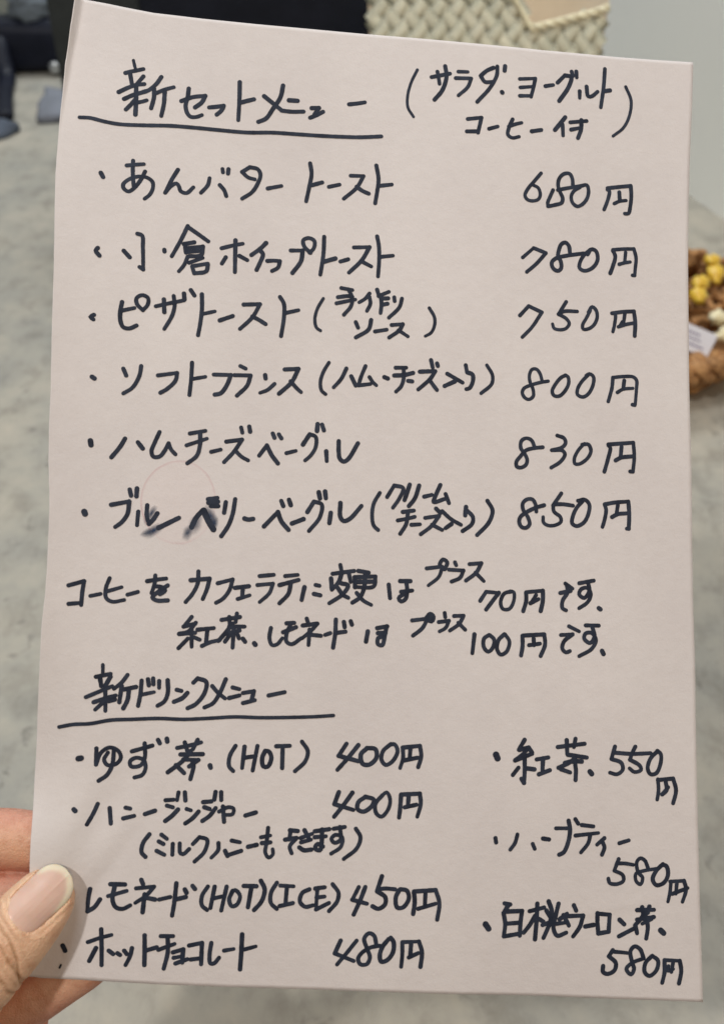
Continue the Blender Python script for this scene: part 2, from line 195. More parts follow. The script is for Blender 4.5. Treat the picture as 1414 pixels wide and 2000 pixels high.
 '64:2180,2278 2271,2295;64:2276,2295 2248,2235 2192,2184;64:2270,2303 2290,2328 2315,2309 2302,2278 2277,2288;64:2283,2301 2301,2302;64:2382,2338 2387,2313;64:2348,2279 2412,2291;64:2412,2291 2393,2245 2357,2221;64:2442,2323 2502,2329;64:2502,2329 2478,2277 2421,2230;64:2472,2282 2518,2242'),
('price_100', 'surcharge of 100 yen ending the second coffee note line',
 '67:2578,2217 2572,2099;68:2670,2219 2640,2194 2643,2140 2672,2115 2700,2144 2704,2194 2675,2219;68:2767,2230 2732,2191 2726,2136 2751,2102 2787,2122 2802,2187 2772,2230;68:2883,2228 2887,2165 2881,2105;68:2887,2230 3021,2246;68:3021,2246 3030,2183 3006,2109;68:2955,2215 2960,2174;68:2928,2172 2997,2186;68:3176,2307 3243,2279;68:3128,2249 3202,2258;68:3202,2258 3149,2209 3142,2163 3167,2142 3190,2152;69:3283,2320 3367,2324;69:3325,2317 3343,2249 3317,2211 3278,2236 3284,2268 3323,2275 3354,2232 3329,2175 3252,2124;78:3397,2166 3407,2148'),
('heading_drink', 'heading line of the drink menu with long underline',
 '52:318,1890 322,1839;67:284,1816 367,1838;67:307,1812 319,1762;67:368,1821 341,1763;66:234,1691 296,1722 383,1765;67:282,1663 358,1694 407,1710;67:343,1753 354,1615;67:340,1669 294,1619;67:370,1674 404,1686;67:467,1837 436,1789 394,1750;67:438,1768 432,1671;67:454,1749 523,1768;67:482,1755 479,1688 458,1636;68:553,1808 552,1723 544,1656;68:557,1723 632,1743;68:590,1818 598,1782;68:620,1825 625,1789;68:657,1811 660,1770;68:707,1819 714,1742 697,1690 659,1662;68:766,1764 794,1759;69:831,1749 803,1716 755,1691;69:862,1813 886,1840;69:886,1840 939,1822 934,1755 887,1685 840,1657;69:1056,1845 1026,1760 990,1696 940,1667;69:977,1799 1016,1760 1060,1729;69:1101,1798 1143,1790;69:1085,1733 1146,1752;69:1166,1768 1232,1783;70:1232,1783 1221,1725;69:1171,1707 1242,1729;70:1323,1762 1420,1788;62:93,1505 171,1524 270,1534 388,1561 519,1573 670,1586 823,1589 976,1604 1130,1621 1286,1625 1509,1640 1631,1651 1730,1663'),
('item_yuzu', 'menu line naming the hot yuzu tea',
 '82:218,1322 234,1326;67:319,1388 324,1291;67:324,1291 348,1364 396,1397 448,1379 466,1339 443,1302 391,1292 369,1324 388,1366;67:422,1388 419,1295 393,1233 347,1196;68:528,1380 647,1421;68:600,1432 607,1345 585,1298 530,1290 522,1320 556,1343 603,1330 617,1284 600,1242 555,1224;68:678,1457 690,1437;68:730,1467 734,1450;68:796,1415 866,1433 937,1456;68:839,1450 861,1395;69:915,1470 890,1412;69:879,1401 833,1337 751,1266;68:819,1377 952,1386;68:837,1347 929,1350;69:929,1350 876,1308;68:796,1312 849,1266;69:892,1345 902,1310 890,1232;73:1001,1320 1006,1307;69:1146,1446 1116,1383 1117,1321 1143,1294;69:1201,1444 1196,1315;69:1279,1453 1261,1303;69:1201,1377 1273,1391;70:1328,1425 1313,1383 1324,1332 1350,1331 1369,1386 1349,1424 1328,1425;70:1393,1457 1476,1464;70:1433,1451 1439,1327;70:1548,1493 1588,1438 1577,1375 1519,1312'),
('price_400_yuzu', 'price 400 yen beside the yuzu tea',
 '71:1823,1495 1780,1419;70:1780,1419 1904,1393;71:1897,1491 1839,1410 1779,1334;71:1951,1473 1917,1435 1932,1378 1974,1376 2014,1419 2005,1471 1951,1476;71:2098,1508 2053,1463 2046,1411 2075,1379 2116,1404 2143,1468 2122,1507 2093,1505;71:2174,1486 2180,1429 2166,1365;71:2174,1491 2280,1508;71:2280,1508 2292,1446 2278,1377;71:2222,1494 2221,1423;71:2190,1414 2269,1434'),
('price_400_honey', 'price 400 yen beside the honey ginger line',
 '70:1797,1198 1775,1124;70:1775,1124 1894,1095;70:1881,1199 1829,1118 1779,1048;71:1962,1177 1922,1144 1920,1102 1958,1088 2008,1127 2016,1164 1962,1179;71:2067,1193 2028,1139 2037,1082 2071,1063 2110,1112 2116,1175 2092,1213 2065,1191;71:2183,1199 2183,1126 2180,1063;71:2183,1204 2299,1216;71:2299,1216 2309,1154 2293,1074;71:2231,1196 2230,1137;71:2210,1127 2283,1147'),
('item_honeyginger', 'menu line naming the honey ginger drink',
 '69:219,1025 229,1015;65:352,1058 332,1002 301,936;66:423,1034 438,944;67:517,1042 545,1038;66:509,978 572,996;66:635,1009 693,1032;67:751,1098 800,1104;67:762,1066 798,1058;67:830,1047 797,1007 759,974;67:825,1149 820,1102;67:863,1151 870,1103;67:881,1052 907,1045;67:954,1040 921,998 880,965;67:977,1098 1026,1105;67:987,1068 1019,1059;67:1055,1066 1022,1018 981,985;67:1047,1163 1043,1117;67:1081,1163 1085,1116;67:1077,1046 1131,1075 1163,1068 1160,1035 1119,1028;67:1098,1078 1112,986;68:1238,1030 1299,1051'),
('note_milk', 'bracketed note under the honey ginger line',
 '66:671,890 637,835 633,779 658,754;67:743,891 777,868;67:730,850 759,836;67:722,793 769,772;67:815,839 817,774;67:856,844 864,785 881,780 915,813;67:935,844 971,887;67:971,887 1018,874 1008,802 953,739;67:1088,857 1089,815 1052,767;67:1131,812 1148,782;67:1167,875 1217,867;67:1151,787 1228,816;68:1268,842 1319,856;68:1381,962 1378,869 1375,812 1398,782 1422,804 1418,834;68:1342,903 1398,916;68:1350,868 1401,875;68:1490,895 1558,910;68:1520,953 1514,896;68:1560,908 1521,854 1536,814;68:1515,953 1563,950;68:1583,909 1652,938;68:1604,957 1639,901;68:1588,883 1647,902;68:1580,852 1608,836 1654,842;68:1667,954 1755,971;68:1670,918 1737,927;68:1711,967 1714,884 1707,840 1675,851 1691,878 1723,864;69:1781,975 1849,989;69:1819,988 1828,910 1793,890 1772,913 1794,938 1837,926 1834,869 1777,823;69:1918,982 1950,932 1932,863 1857,795'),
('item_herbtea', 'menu line naming the herb tea in the right column',
 '68:2790,969 2796,942;67:2927,998 2915,944 2888,902;68:3028,944 3043,914;68:3091,980 3130,976;68:3170,1047 3255,1051;68:3247,1098 3260,1040 3252,959 3228,900 3201,885;68:3290,1109 3309,1083;68:3333,1075 3408,1070;68:3297,1008 3443,1031;68:3392,1019 3382,965 3339,905;68:3484,1001 3439,958;68:3475,974 3488,943 3475,897;68:3582,974 3641,995'),
('price_580_herb', 'price 580 yen under the herb tea',
 '65:3584,875 3561,802;65:3561,802 3617,777 3624,742 3586,720 3537,724 3526,751;65:3582,848 3623,850 3680,844;65:3776,830 3752,875 3723,887 3702,863 3715,800 3746,766 3735,724 3705,745 3702,791 3747,809 3839,829;65:3870,858 3831,815 3811,760 3837,725 3883,741 3907,792 3894,846 3867,855;65:3929,748 3928,693 3919,625;65:3924,752 4012,761;65:4012,761 4029,708 4012,629;65:3967,741 3966,677;65:3943,676 4038,717'),
('item_blacktea', 'menu line naming the black tea in the right column',
 '104:2760,1481 2771,1459;71:2935,1583 2919,1553 2901,1519;71:2905,1519 2964,1537;71:2964,1537 2930,1495 2881,1455;71:2964,1537 2986,1507;71:2882,1452 2987,1500;71:2941,1487 2947,1389 2948,1317;71:2948,1317 2930,1341;71:2907,1409 2874,1362;71:2963,1407 3009,1404;71:3019,1466 3092,1482;71:3059,1475 3060,1402;71:3039,1375 3107,1404;71:3149,1550 3319,1580;71:3203,1596 3212,1511;71:3259,1608 3252,1556;71:3216,1506 3338,1495;72:3264,1486 3220,1452 3161,1422;72:3307,1469 3256,1468 3201,1454;71:3178,1414 3237,1397;72:3260,1477 3273,1415 3275,1352;86:3364,1409 3377,1395'),
('price_550', 'price 550 yen beside the black tea',
 '67:3515,1573 3497,1495;67:3497,1495 3562,1474 3574,1433 3540,1402 3493,1409;67:3522,1535 3626,1534 3747,1545;67:3646,1580 3626,1534 3617,1497;67:3617,1497 3681,1464 3692,1438 3651,1422 3617,1443;68:3793,1561 3749,1513 3734,1449 3755,1414 3792,1423 3816,1490 3813,1544 3789,1563;67:3804,1385 3812,1317 3807,1258;67:3804,1380 3902,1395;68:3902,1395 3925,1323 3911,1241;67:3856,1370 3864,1320 3837,1293;67:3872,1339 3839,1293'),
('item_lemonade', 'menu line naming the hot or iced lemonade',
 '59:243,503 237,477;68:346,550 339,484 339,412;69:339,412 378,439 408,487;69:463,581 549,583;69:454,509 562,545;69:489,572 482,490 504,445 545,436 589,459;69:644,615 656,590;69:617,563 723,578;70:723,578 681,524 618,475;69:670,529 666,421;69:682,509 734,501;70:759,502 824,520;70:854,604 851,496 843,408;70:856,506 916,524;70:907,570 919,550;70:952,593 968,575;70:1044,592 1013,533 1017,477 1050,450;70:1085,593 1069,463;70:1157,596 1135,450;70:1075,520 1146,539;70:1195,572 1178,519 1197,479 1227,490 1242,543 1210,578 1190,566;71:1260,605 1337,606;71:1307,602 1295,477;71:1361,640 1388,590 1375,517 1333,461;68:1459,632 1428,569 1432,508 1470,474;68:1482,616 1562,615;68:1522,613 1521,503;68:1487,492 1565,513;68:1660,601 1618,577 1608,524 1642,494 1690,505;68:1696,607 1753,618;68:1709,603 1709,546 1710,480;68:1708,553 1757,561;68:1710,480 1786,523;68:1800,638 1840,587 1835,534 1790,474'),
('price_450', 'price 450 yen beside the lemonade',
 '69:1962,628 1928,549;69:1928,549 2019,529;69:2002,630 1977,549 1943,459;69:2100,701 2076,607;69:2076,607 2129,575 2132,531 2092,501 2055,515;69:2084,620 2124,627 2187,625;69:2214,622 2195,577 2208,515 2244,517 2276,571 2261,620 2218,627;69:2305,613 2314,555 2310,479;69:2305,617 2439,632;70:2439,632 2468,553 2462,450;69:2377,620 2379,531;69:2339,512 2445,548'),
('price_480', 'price 480 yen beside the hot chocolate',
 '69:1875,296 1845,216;69:1845,216 1965,174;69:1973,300 1921,226 1864,148;69:2119,275 2061,261 2010,225 1991,189 2007,156 2047,158 2063,201 2039,258 2019,315 2046,349 2078,336 2096,283;69:2169,317 2137,271 2123,217 2135,177 2170,187 2203,238 2202,301 2182,327;69:2257,294 2262,222 2261,150;69:2256,303 2359,311;69:2359,311 2383,245 2381,154;69:2311,292 2312,224;69:2304,210 2360,239'),
('item_hotchocolate', 'menu line naming the hot chocolate',
 '75:208,200 224,170;30:205,82 198,64;69:355,227 426,256 491,276;69:428,308 438,200 445,90;69:405,193 370,113;69:482,180 509,161;69:534,167 550,157;69:573,184 590,164;69:618,201 611,154 587,96;69:688,282 694,199 699,100;69:700,189 765,212;70:785,281 857,284;70:776,197 870,237;70:826,277 833,184 816,83;70:864,185 924,206;70:924,206 924,124;70:871,151 927,164;70:884,117 954,146;70:958,230 1034,249;70:1034,249 1038,118;70:974,145 1030,154;70:1090,251 1085,172 1094,125 1115,126 1143,162;70:1171,207 1227,219;71:1272,310 1275,200 1275,95;71:1284,216 1360,240'),
('item_oolong', 'menu line naming the white peach oolong tea',
 '96:2767,435 2789,407;72:2877,569 2913,564;72:2900,558 2881,520;72:2875,510 2890,444 2888,363;72:2881,518 2991,527;72:2991,527 2987,458 2989,372;72:2897,443 2983,453;72:2893,364 2983,384;72:3039,527 3129,554;72:3084,576 3087,481 3087,353;72:3075,500 3046,441 3012,392;72:3101,482 3131,466;73:3155,593 3179,533 3171,456 3140,364;72:3128,445 3189,471;73:3219,582 3206,505 3198,429 3226,382 3282,403;73:3232,485 3277,522;73:3215,456 3268,465;73:3145,536 3173,494;73:3317,576 3334,544;73:3256,512 3296,447;73:3274,506 3381,514;73:3381,514 3367,445 3328,381;73:3401,446 3454,458;74:3472,533 3478,468 3488,406;73:3488,406 3553,419;73:3553,419 3552,526;74:3552,526 3472,530;73:3618,497 3650,470;73:3621,393 3710,444;73:3726,563 3833,570;73:3756,583 3767,538;73:3802,589 3795,549;73:3771,548 3754,509 3718,467;73:3730,503 3836,524;73:3723,464 3737,417;73:3782,534 3802,463 3798,387;73:3822,512 3766,479;93:3886,444 3907,426'),
('price_580_oolong', 'price 580 yen under the peach oolong tea',
 '68:3589,306 3567,266;68:3567,266 3615,225 3609,177 3567,154 3538,166 3535,203;68:3594,296 3643,294 3693,291;68:3791,262 3764,318 3728,335 3703,306 3717,239 3735,192 3719,157 3686,190 3717,229 3791,262;68:3841,278 3805,233 3805,176 3837,153 3878,189 3884,252 3845,281;68:3926,249 3932,181 3923,113;68:3925,258 4023,258;68:4023,258 4038,196 4031,114;68:3981,242 3976,184;68:3984,203 3954,190 3955,221'),
]
RINGX, RINGY, RINGR = 34.1, 145.4, 11.45
SMEARS = [(27.4, 136.0, 0.55, 4.4, 1.7, 0.95), (25.6, 135.2, 0.5, 2.4, 1.4, 0.8), (26.2, 141.2, 1.1, 3.2, 1.3, 0.95), (25.0, 139.6, 1.5, 2.4, 1.1, 0.7),
          (37.6, 136.0, 1.3, 2.8, 1.7, 0.9), (44.2, 141.8, 2.1, 4.2, 1.9, 1.0), (45.4, 139.8, 1.4, 2.6, 1.5, 0.95), (39.8, 139.0, 1.2, 3.8, 2.3, 0.75)]

# ------------------------------------------------------------ materials
def m_concrete():
    m = material('grey mortar finish', rough=0.55, spec=0.35); g = G(m); v = g.coord()
    v2 = g.coord((1, 0.75, 1))
    big = g.noise(v, 7.5, 5, 0.6, 0.15); med = g.noise(v2, 34, 6, 0.66, 0.25)
    c = g.ramp(big, [(0.32, (0.325, 0.318, 0.288)), (0.5, (0.395, 0.372, 0.322)), (0.66, (0.455, 0.418, 0.352))])
    c2 = g.ramp(med, [(0.30, (0.62, 0.61, 0.59)), (0.5, (0.93, 0.93, 0.92)), (0.70, (1.08, 1.06, 1.02))])
    c = g.mix(0.9, c, c2, 'MULTIPLY')
    # trowel pits and dark flecks
    fl = g.noise(g.coord((1, 0.85, 1)), 60, 5, 0.66, 0.7); zone = g.noise(v, 9, 2)
    a = g.ramp(fl, [(0.585, (0, 0, 0)), (0.68, (1, 1, 1))]); b = g.ramp(zone, [(0.42, (0, 0, 0)), (0.60, (1, 1, 1))])
    mk = g.mix(1.0, a, b, 'MULTIPLY')
    k = g.n('ShaderNodeMath', operation='MULTIPLY'); g.l(mk, k.inputs[0]); k.inputs[1].default_value = 0.75
    c = g.mix(k.outputs[0], c, (0.16, 0.15, 0.13))
    g.base(c); g.normal(g.bump(med, 0.0006, 0.6, g.bump(fl, 0.0005, 0.4)))
    return m
def m_paper():
    m = material('pale pink drawing paper', (0.70, 0.655, 0.63), 0.85, 0.2); g = G(m); v = g.coord()
    a = g.noise(v, 14, 5, 0.6); b = g.noise(v, 1900, 3, 0.6); d = g.noise(v, 260, 4, 0.6)
    c = g.ramp(a, [(0.3, (0.605, 0.572, 0.570)), (0.7, (0.668, 0.636, 0.632))])
    c = g.mix(0.45, c, g.ramp(d, [(0.3, (0.955, 0.950, 0.945)), (0.7, (1.02, 1.02, 1.02))]), 'MULTIPLY')
    c = g.mix(0.5, c, g.ramp(g.noise(g.coord((1, 0.35, 1)), 45, 5, 0.6), [(0.3, (0.965, 0.955, 0.955)), (0.7, (1.02, 1.02, 1.01))]), 'MULTIPLY')
    # faint round water mark
    sep = g.n('ShaderNodeSeparateXYZ'); g.l(g.co.outputs['Object'], sep.inputs[0])
    def M(op, x, y):
        q = g.n('ShaderNodeMath', operation=op)
        for i, z in ((0, x), (1, y)):
            if hasattr(z, 'is_output'): g.l(z, q.inputs[i])
            else: q.inputs[i].default_value = z
        return q.outputs[0]
    wob = M('MULTIPLY', M('SUBTRACT', g.noise(v, 90, 3), 0.5), 0.0012)
    dx = M('SUBTRACT', sep.outputs[0], RINGX / 1000); dy = M('SUBTRACT', sep.outputs[1], RINGY / 1000)
    dy = M('MULTIPLY', dy, 0.885)
    r = M('ADD', M('SQRT', M('ADD', M('MULTIPLY', dx, dx), M('MULTIPLY', dy, dy)), 0.0), wob)
    inside = g.ramp(M('MULTIPLY', r, 50.0), [(RINGR / 20 - 0.02, (1, 1, 1)), (RINGR / 20 + 0.015, (0, 0, 0))])
    rim = g.ramp(M('MULTIPLY', r, 50.0), [(RINGR / 20 - 0.035, (0, 0, 0)), (RINGR / 20 - 0.006, (1, 1, 1)), (RINGR / 20 + 0.010, (0, 0, 0))])
    pat = g.ramp(g.noise(v, 60, 3), [(0.35, (0.25, 0.25, 0.25)), (0.6, (1, 1, 1))])
    c = g.mix(M('MULTIPLY', inside, 0.22), c, (0.665, 0.572, 0.565))
    c = g.mix(M('MULTIPLY', g.mix(1.0, rim, pat, 'MULTIPLY'), 0.95), c, (0.55, 0.41, 0.42))
    g.base(c)
    g.normal(g.bump(b, 0.00010, 0.6, g.bump(d, 0.00040, 0.45)))
    return m
def m_ink():
    m = material('blue black marker ink', (0.03, 0.037, 0.05), 0.6, 0.15); g = G(m); v = g.coord()
    a = g.noise(v, 240, 4, 0.6); g.base(g.ramp(a, [(0.3, (0.012, 0.017, 0.031)), (0.7, (0.030, 0.040, 0.064))])); g.b.inputs['Alpha'].default_value = 0.94
    return m
def m_smear():
    m = material('smudged ink wash', (0.018, 0.042, 0.095), 0.8, 0.1); g = G(m)
    at = g.n('ShaderNodeAttribute', attribute_name='ink'); n_ = g.noise(g.coord(), 420, 3, 0.6)
    k = g.n('ShaderNodeMath', operation='MULTIPLY'); g.l(at.outputs['Fac'], k.inputs[0])
    g.l(g.ramp(n_, [(0.3, (0.65, 0.65, 0.65)), (0.7, (1, 1, 1))]), k.inputs[1]); g.l(k.outputs[0], g.b.inputs['Alpha'])
    return m
def m_skin():
    m = material('skin', (0.62, 0.42, 0.29), 0.46, 0.42); g = G(m); v = g.coord()
    at = g.n('ShaderNodeAttribute', attribute_name='pad_shade')
    a = g.noise(v, 55, 4, 0.6); c = g.ramp(a, [(0.3, (0.67, 0.415, 0.27)), (0.7, (0.76, 0.51, 0.345))])
    p = g.ramp(g.noise(v, 80, 4, 0.6), [(0.3, (0.52, 0.215, 0.15)), (0.7, (0.62, 0.31, 0.22))])  # finger pads: naturally pinker, also darkened to paint in shade behind the sheet
    c = g.mix(at.outputs['Fac'], c, p)
    c = g.mix(0.9, c, g.ramp(g.noise(g.coord((1, 1, 1)), 190, 5, 0.65), [(0.32, (0.86, 0.74, 0.68)), (0.5, (1, 1, 1)), (0.7, (1.06, 1.04, 1.02))]), 'MULTIPLY')
    fine = g.noise(v, 900, 4, 0.65); vo = g.n('ShaderNodeTexVoronoi', feature='DISTANCE_TO_EDGE'); vo.inputs['Scale'].default_value = 1100
    g.l(g.coord((1, 1, 1)), vo.inputs['Vector'])
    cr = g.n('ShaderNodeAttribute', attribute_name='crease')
    c = g.mix(g.ramp(cr.outputs['Fac'], [(0.0, (0, 0, 0)), (1.0, (0.75, 0.75, 0.75))]), c, (0.36, 0.19, 0.09))  # skin darkened inside the creases, their shade painted into the colour
    g.base(c)
    g.normal(g.bump(fine, 0.00036, 0.65, g.bump(vo.outputs['Distance'], 0.00035, 0.6, g.bump(g.noise(g.coord((1, 1, 1)), 260, 4, 0.6), 0.0005, 0.4))))
    g.b.inputs['Subsurface Weight'].default_value = 0.22; g.b.inputs['Subsurface Radius'].default_value = (1.0, 0.35, 0.2)
    g.b.inputs['Subsurface Scale'].default_value = 0.003
    return m
def m_nail():
    m = material('fingernail', (0.7, 0.5, 0.43), 0.38, 0.4); g = G(m)
    at = g.n('ShaderNodeAttribute', attribute_name='tipw')
    v = g.coord(); n_ = g.noise(v, 120, 3)
    c = g.ramp(n_, [(0.3, (0.58, 0.385, 0.31)), (0.7, (0.66, 0.455, 0.375))])
    c = g.mix(at.outputs['Fac'], c, (0.76, 0.69, 0.53)); g.base(c)
    g.b.inputs['Coat Weight'].default_value = 0.06; g.b.inputs['Coat Roughness'].default_value = 0.25
    g.b.inputs['Subsurface Weight'].default_value = 0.2; g.b.inputs['Subsurface Scale'].default_value = 0.001
    return m
def m_cloth(name, col, scale=900, rough=0.9):
    m = material(name, col, rough, 0.2); g = G(m); v = g.coord()
    n_ = g.noise(v, 30, 4); g.base(g.ramp(n_, [(0.3, tuple(c * 0.8 for c in col)), (0.7, tuple(c * 1.2 for c in col))]))
    g.normal(g.bump(g.noise(v, scale, 3), 0.0005, 0.5)); return m
def m_straw(name, a, b, scale=60, stretch=(1, 1, 1)):
    m = material(name, a, 0.7, 0.3); g = G(m); v = g.coord(stretch)
    oi = g.n('ShaderNodeObjectInfo'); n_ = g.noise(v, scale, 4)
    c = g.ramp(n_, [(0.3, a), (0.7, b)])
    c = g.mix(0.5, c, g.ramp(oi.outputs['Random'], [(0.0, (0.80, 0.80, 0.78)), (1.0, (1.12, 1.12, 1.10))]), 'MULTIPLY')
    g.base(c); g.normal(g.bump(n_, 0.0006, 0.5)); return m

SKIN = m_skin(); NAIL = m_nail(); INK = m_ink(); SMEAR = m_smear()

# ------------------------------------------------------------ setting: room
def wall_mat(name, c1, c2):
    m = material(name, c1, 0.7, 0.3); g = G(m); v = g.coord(); g.base(g.ramp(g.noise(v, 3, 4), [(0.3, c1), (0.7, c2)]))
    g.normal(g.bump(g.noise(v, 90, 4), 0.001, 0.3)); return m
WALLM = wall_mat('painted wall', (0.83, 0.85, 0.82), (0.86, 0.88, 0.85))
BACKM = wall_mat('olive grey wall', (0.30, 0.32, 0.28), (0.36, 0.37, 0.32))
def slab(name, a, b, thick, z0, z1, mat):
    a = Vector(a); b = Vector(b); d = (b - a).normalized(); nrm = Vector((-d.y, d.x)) * thick
    q = [a, b, b + nrm, a + nrm]
    V = [(p.x, p.y, z) for z in (z0, z1) for p in q]
    return mesh_obj(name, V, [(0, 1, 2, 3)[::-1], (4, 5, 6, 7), (0, 1, 5, 4), (1, 2, 6, 5), (2, 3, 7, 6), (3, 0, 4, 7)], mat, smooth=False)
tag(slab('side_wall', (-0.10, 3.415), (1.15, -0.46), -0.1, -0.75, 2.6, WALLM), kind='structure')
tag(slab('back_wall', (-3.0, 3.3), (0.0, 3.3), 0.1, -0.75, 2.6, BACKM), kind='structure')
fm = wall_mat('brown floor', (0.20, 0.16, 0.12), (0.26, 0.21, 0.16))
tag(mesh_obj('floor', [(-3, -2, -.745), (2, -2, -.745), (2, 4, -.745), (-3, 4, -.745)], [(0, 1, 2, 3)], fm, smooth=False), kind='structure')

# table: mortar-finished counter
tb = empty('counter_table', (0, 1.1, 0)); tag(tb, 'grey mortar finished counter table with dark mottling under the held menu', 'table')
bm = bmesh.new()
bmesh.ops.create_cube(bm, size=1)
for v in bm.verts: v.co = Vector((-0.35 + v.co.x * 1.7, 0.025 + v.co.y * 2.35, -0.02 + v.co.z * 0.04))
# right end follows the oblique wall
for v in bm.verts:
    if v.co.x > 0: v.co.x = 0.995 - 0.3226 * ((v.co.y + 1.1) - 0.0) - 0.004
bmesh.ops.bevel(bm, geom=bm.edges[:], offset=0.003, segments=2, affect='EDGES')
bm_obj('tabletop', bm, m_concrete(), tb, smooth=False)
for x, y in ((-1.1, -0.9), (-1.1, 1.05), (0.15, -0.9)):
    V, F = tube([(x, y, -0.04), (x, y, -0.744)], 0.03, 12)
    mesh_obj('leg', V, F, material('black steel', (0.02, 0.02, 0.02), 0.4), tb)

# ------------------------------------------------------------ the menu sheet

def pts20(s): return [tuple(int(a) / 20 for a in q.split(',')) for q in s.split()]
_y = [a for a, b in LEFT_PLAIN]; _x = [b for a, b in LEFT_PLAIN]
def edge_left(y):
    if y <= _y[0]: return _x[0]
    for i in range(len(_y) - 1):
        if y <= _y[i + 1]:
            t = (y - _y[i]) / max(1e-6, _y[i + 1] - _y[i]); return _x[i] + (_x[i + 1] - _x[i]) * t
    return _x[-1]
def bow_height(y):
    return 0.00007 * y * (312 - y) + 6.0 * (1 - math.exp(-max(y, -20) / 45.0))
def sheet_height(x, y):
    """height of the paper over its mean plane, mm; x, y in mm from the bottom left corner"""
    e = math.exp
    # left margin: turned up towards the viewer, sharper near the top
    xl = x - edge_left(y)
    k = max(0.0, min(1.0, (y - 215.0) / 80.0))
    wd = 1.2 + 2.6 * k
    h = 0.0
    t = max(0.0, wd * 1.25 - xl)
    h += 1.6 * k * (math.sqrt(t * t + 0.20) - 0.447)
    m = 1 / (1 + e((y - 262) / 16.0)) 
    fd = max(0.0, min(1.0, (y - 48) / 65.0))
    h += 9.0 * m * fd * fd * (3 - 2 * fd) * e(-max(0.0, xl) / 19.0)
    # gentle bow and slow ripples
    h += 1.2 * math.sin(x / 210.0 * math.pi) * (y / 312.0)
    h += 0.35 * math.sin(x / 31.0 + y / 74.0) + 0.22 * math.sin(x / 17.0 - y / 41.0 + 1.0)
    # long bow: the top of the sheet leans back
    h += bow_height(y)
    # corner lifted along a soft crease where the thumb presses
    d = (x - 2.5) * 0.86 - (y - 0.5) * 0.51      # signed distance right of crease line
    c = 1 / (1 + e((y - 45) / 7.0))
    h += c * 0.42 * (math.sqrt(d * d + 0.8) - d) * 0.5
    # shallow trough above the thumb
    d2 = (x - 16) * 0.80 - (y - 42) * 0.35
    h -= 1.3 * e(-(d2 / 5.0) ** 2) * e(-((y - 46) / 17.0) ** 2)
    # old handling dents
    h += 0.17 * math.sin(x / 8.5 + 1.3 * math.sin(y / 23.0)) * e(-((y - 70) / 45.0) ** 2) * e(-((x - 30) / 35.0) ** 2)
    h += 0.16 * math.sin(x / 12.0 + y / 19.0) * e(-((x - 175) / 30.0) ** 2)
    h += 0.10 * math.tanh(((y - 27) - 0.25 * (x - 178)) / 0.8) * e(-((x - 180) / 16.0) ** 2 - ((y - 26) / 9.0) ** 2)
    h += 0.07 * math.tanh(((y - 58) + 0.2 * (x - 200)) / 0.7) * e(-((x - 203) / 10.0) ** 2 - ((y - 60) / 8.0) ** 2)
    h += 0.08 * math.tanh(((y - 165) - 0.1 * (x - 195)) / 0.8) * e(-((x - 197) / 10.0) ** 2 - ((y - 165) / 8.0) ** 2)
    return h

def lin(pts):
    """piecewise linear curve by index of a coordinate"""
    def f(axis, t):
        a = sorted(pts, key=lambda p: p[axis])
        lo, hi = a[0][axis], a[-1][axis]; q = lo + (hi - lo) * t
        for i in range(len(a) - 1):
            if q <= a[i + 1][axis]:
                s = (q - a[i][axis]) / max(1e-6, a[i + 1][axis] - a[i][axis])
                return tuple(u + (v - u) * s for u, v in zip(a[i], a[i + 1]))
        return a[-1]
    return f
LE, TE, RE, BE = (lin(pts20(s)) for s in (LEFT_EDGE, TOP_EDGE, RIGHT_EDGE, BOTTOM_EDGE))
menu = empty('menu_sheet', (-0.10093506, 0.13671612, 0.2531054), (0.7784671632549608, 0.10641193719232044, 0.010520841902203181))
tag(menu, 'pale pink handwritten cafe menu sheet held up by the thumb', 'menu')
NX, NY = 190, 270
us = [(i / NX) ** 1.25 for i in range(NX + 1)]
P00, P10, P01, P11 = BE(0, 0), BE(0, 1), TE(0, 0), TE(0, 1)
lft = [LE(1, j / NY) for j in range(NY + 1)]; rgt = [RE(1, j / NY) for j in range(NY + 1)]
bot = [BE(0, u) for u in us]; top = [TE(0, u) for u in us]
V = []
rag = [0.05 * noise.noise(Vector((j * 0.35, 3.3, 0))) for j in range(NY + 1)]
for j in range(NY + 1):
    v = j / NY
    for i, u in enumerate(us):
        q = []
        for k in (0, 1):
            q.append((1 - u) * lft[j][k] + u * rgt[j][k] + (1 - v) * bot[i][k] + v * top[i][k]
                     - ((1 - u) * (1 - v) * P00[k] + u * (1 - v) * P10[k] + (1 - u) * v * P01[k] + u * v * P11[k]))
        q[0] += rag[j] * (1 - u) ** 8
        V.append((q[0] / 1000, q[1] / 1000, sheet_height(q[0], q[1]) / 1000))
n0 = len(V); TH = 0.00028
V += [(a, b, c - TH) for a, b, c in V]
F = []; W = NX + 1
for j in range(NY):
    for i in range(NX):
        a = j * W + i
        F.append((a, a + 1, a + W + 1, a + W)); F.append((n0 + a, n0 + a + W, n0 + a + W + 1, n0 + a + 1))
nf = len(F)
for j in range(NY):
    a = j * W; b = a + NX
    F.append((a, a + W, n0 + a + W, n0 + a)); F.append((b, n0 + b, n0 + b + W, b + W))
for i in range(NX):
    a = i; b = NY * W + i
    F.append((a, n0 + a, n0 + a + 1, a + 1)); F.append((b, b + 1, n0 + b + 1, n0 + b))
paper = mesh_obj('paper', V, F, m_paper(), menu)
paper.data.materials.append(material('paper edge painted lit', (0.86, 0.80, 0.74), 0.8, 0.2))  # lighter than the sheet: light caught by the edge is painted in
for p in list(paper.data.polygons)[nf:]: p.material_index = 1; p.use_smooth = False

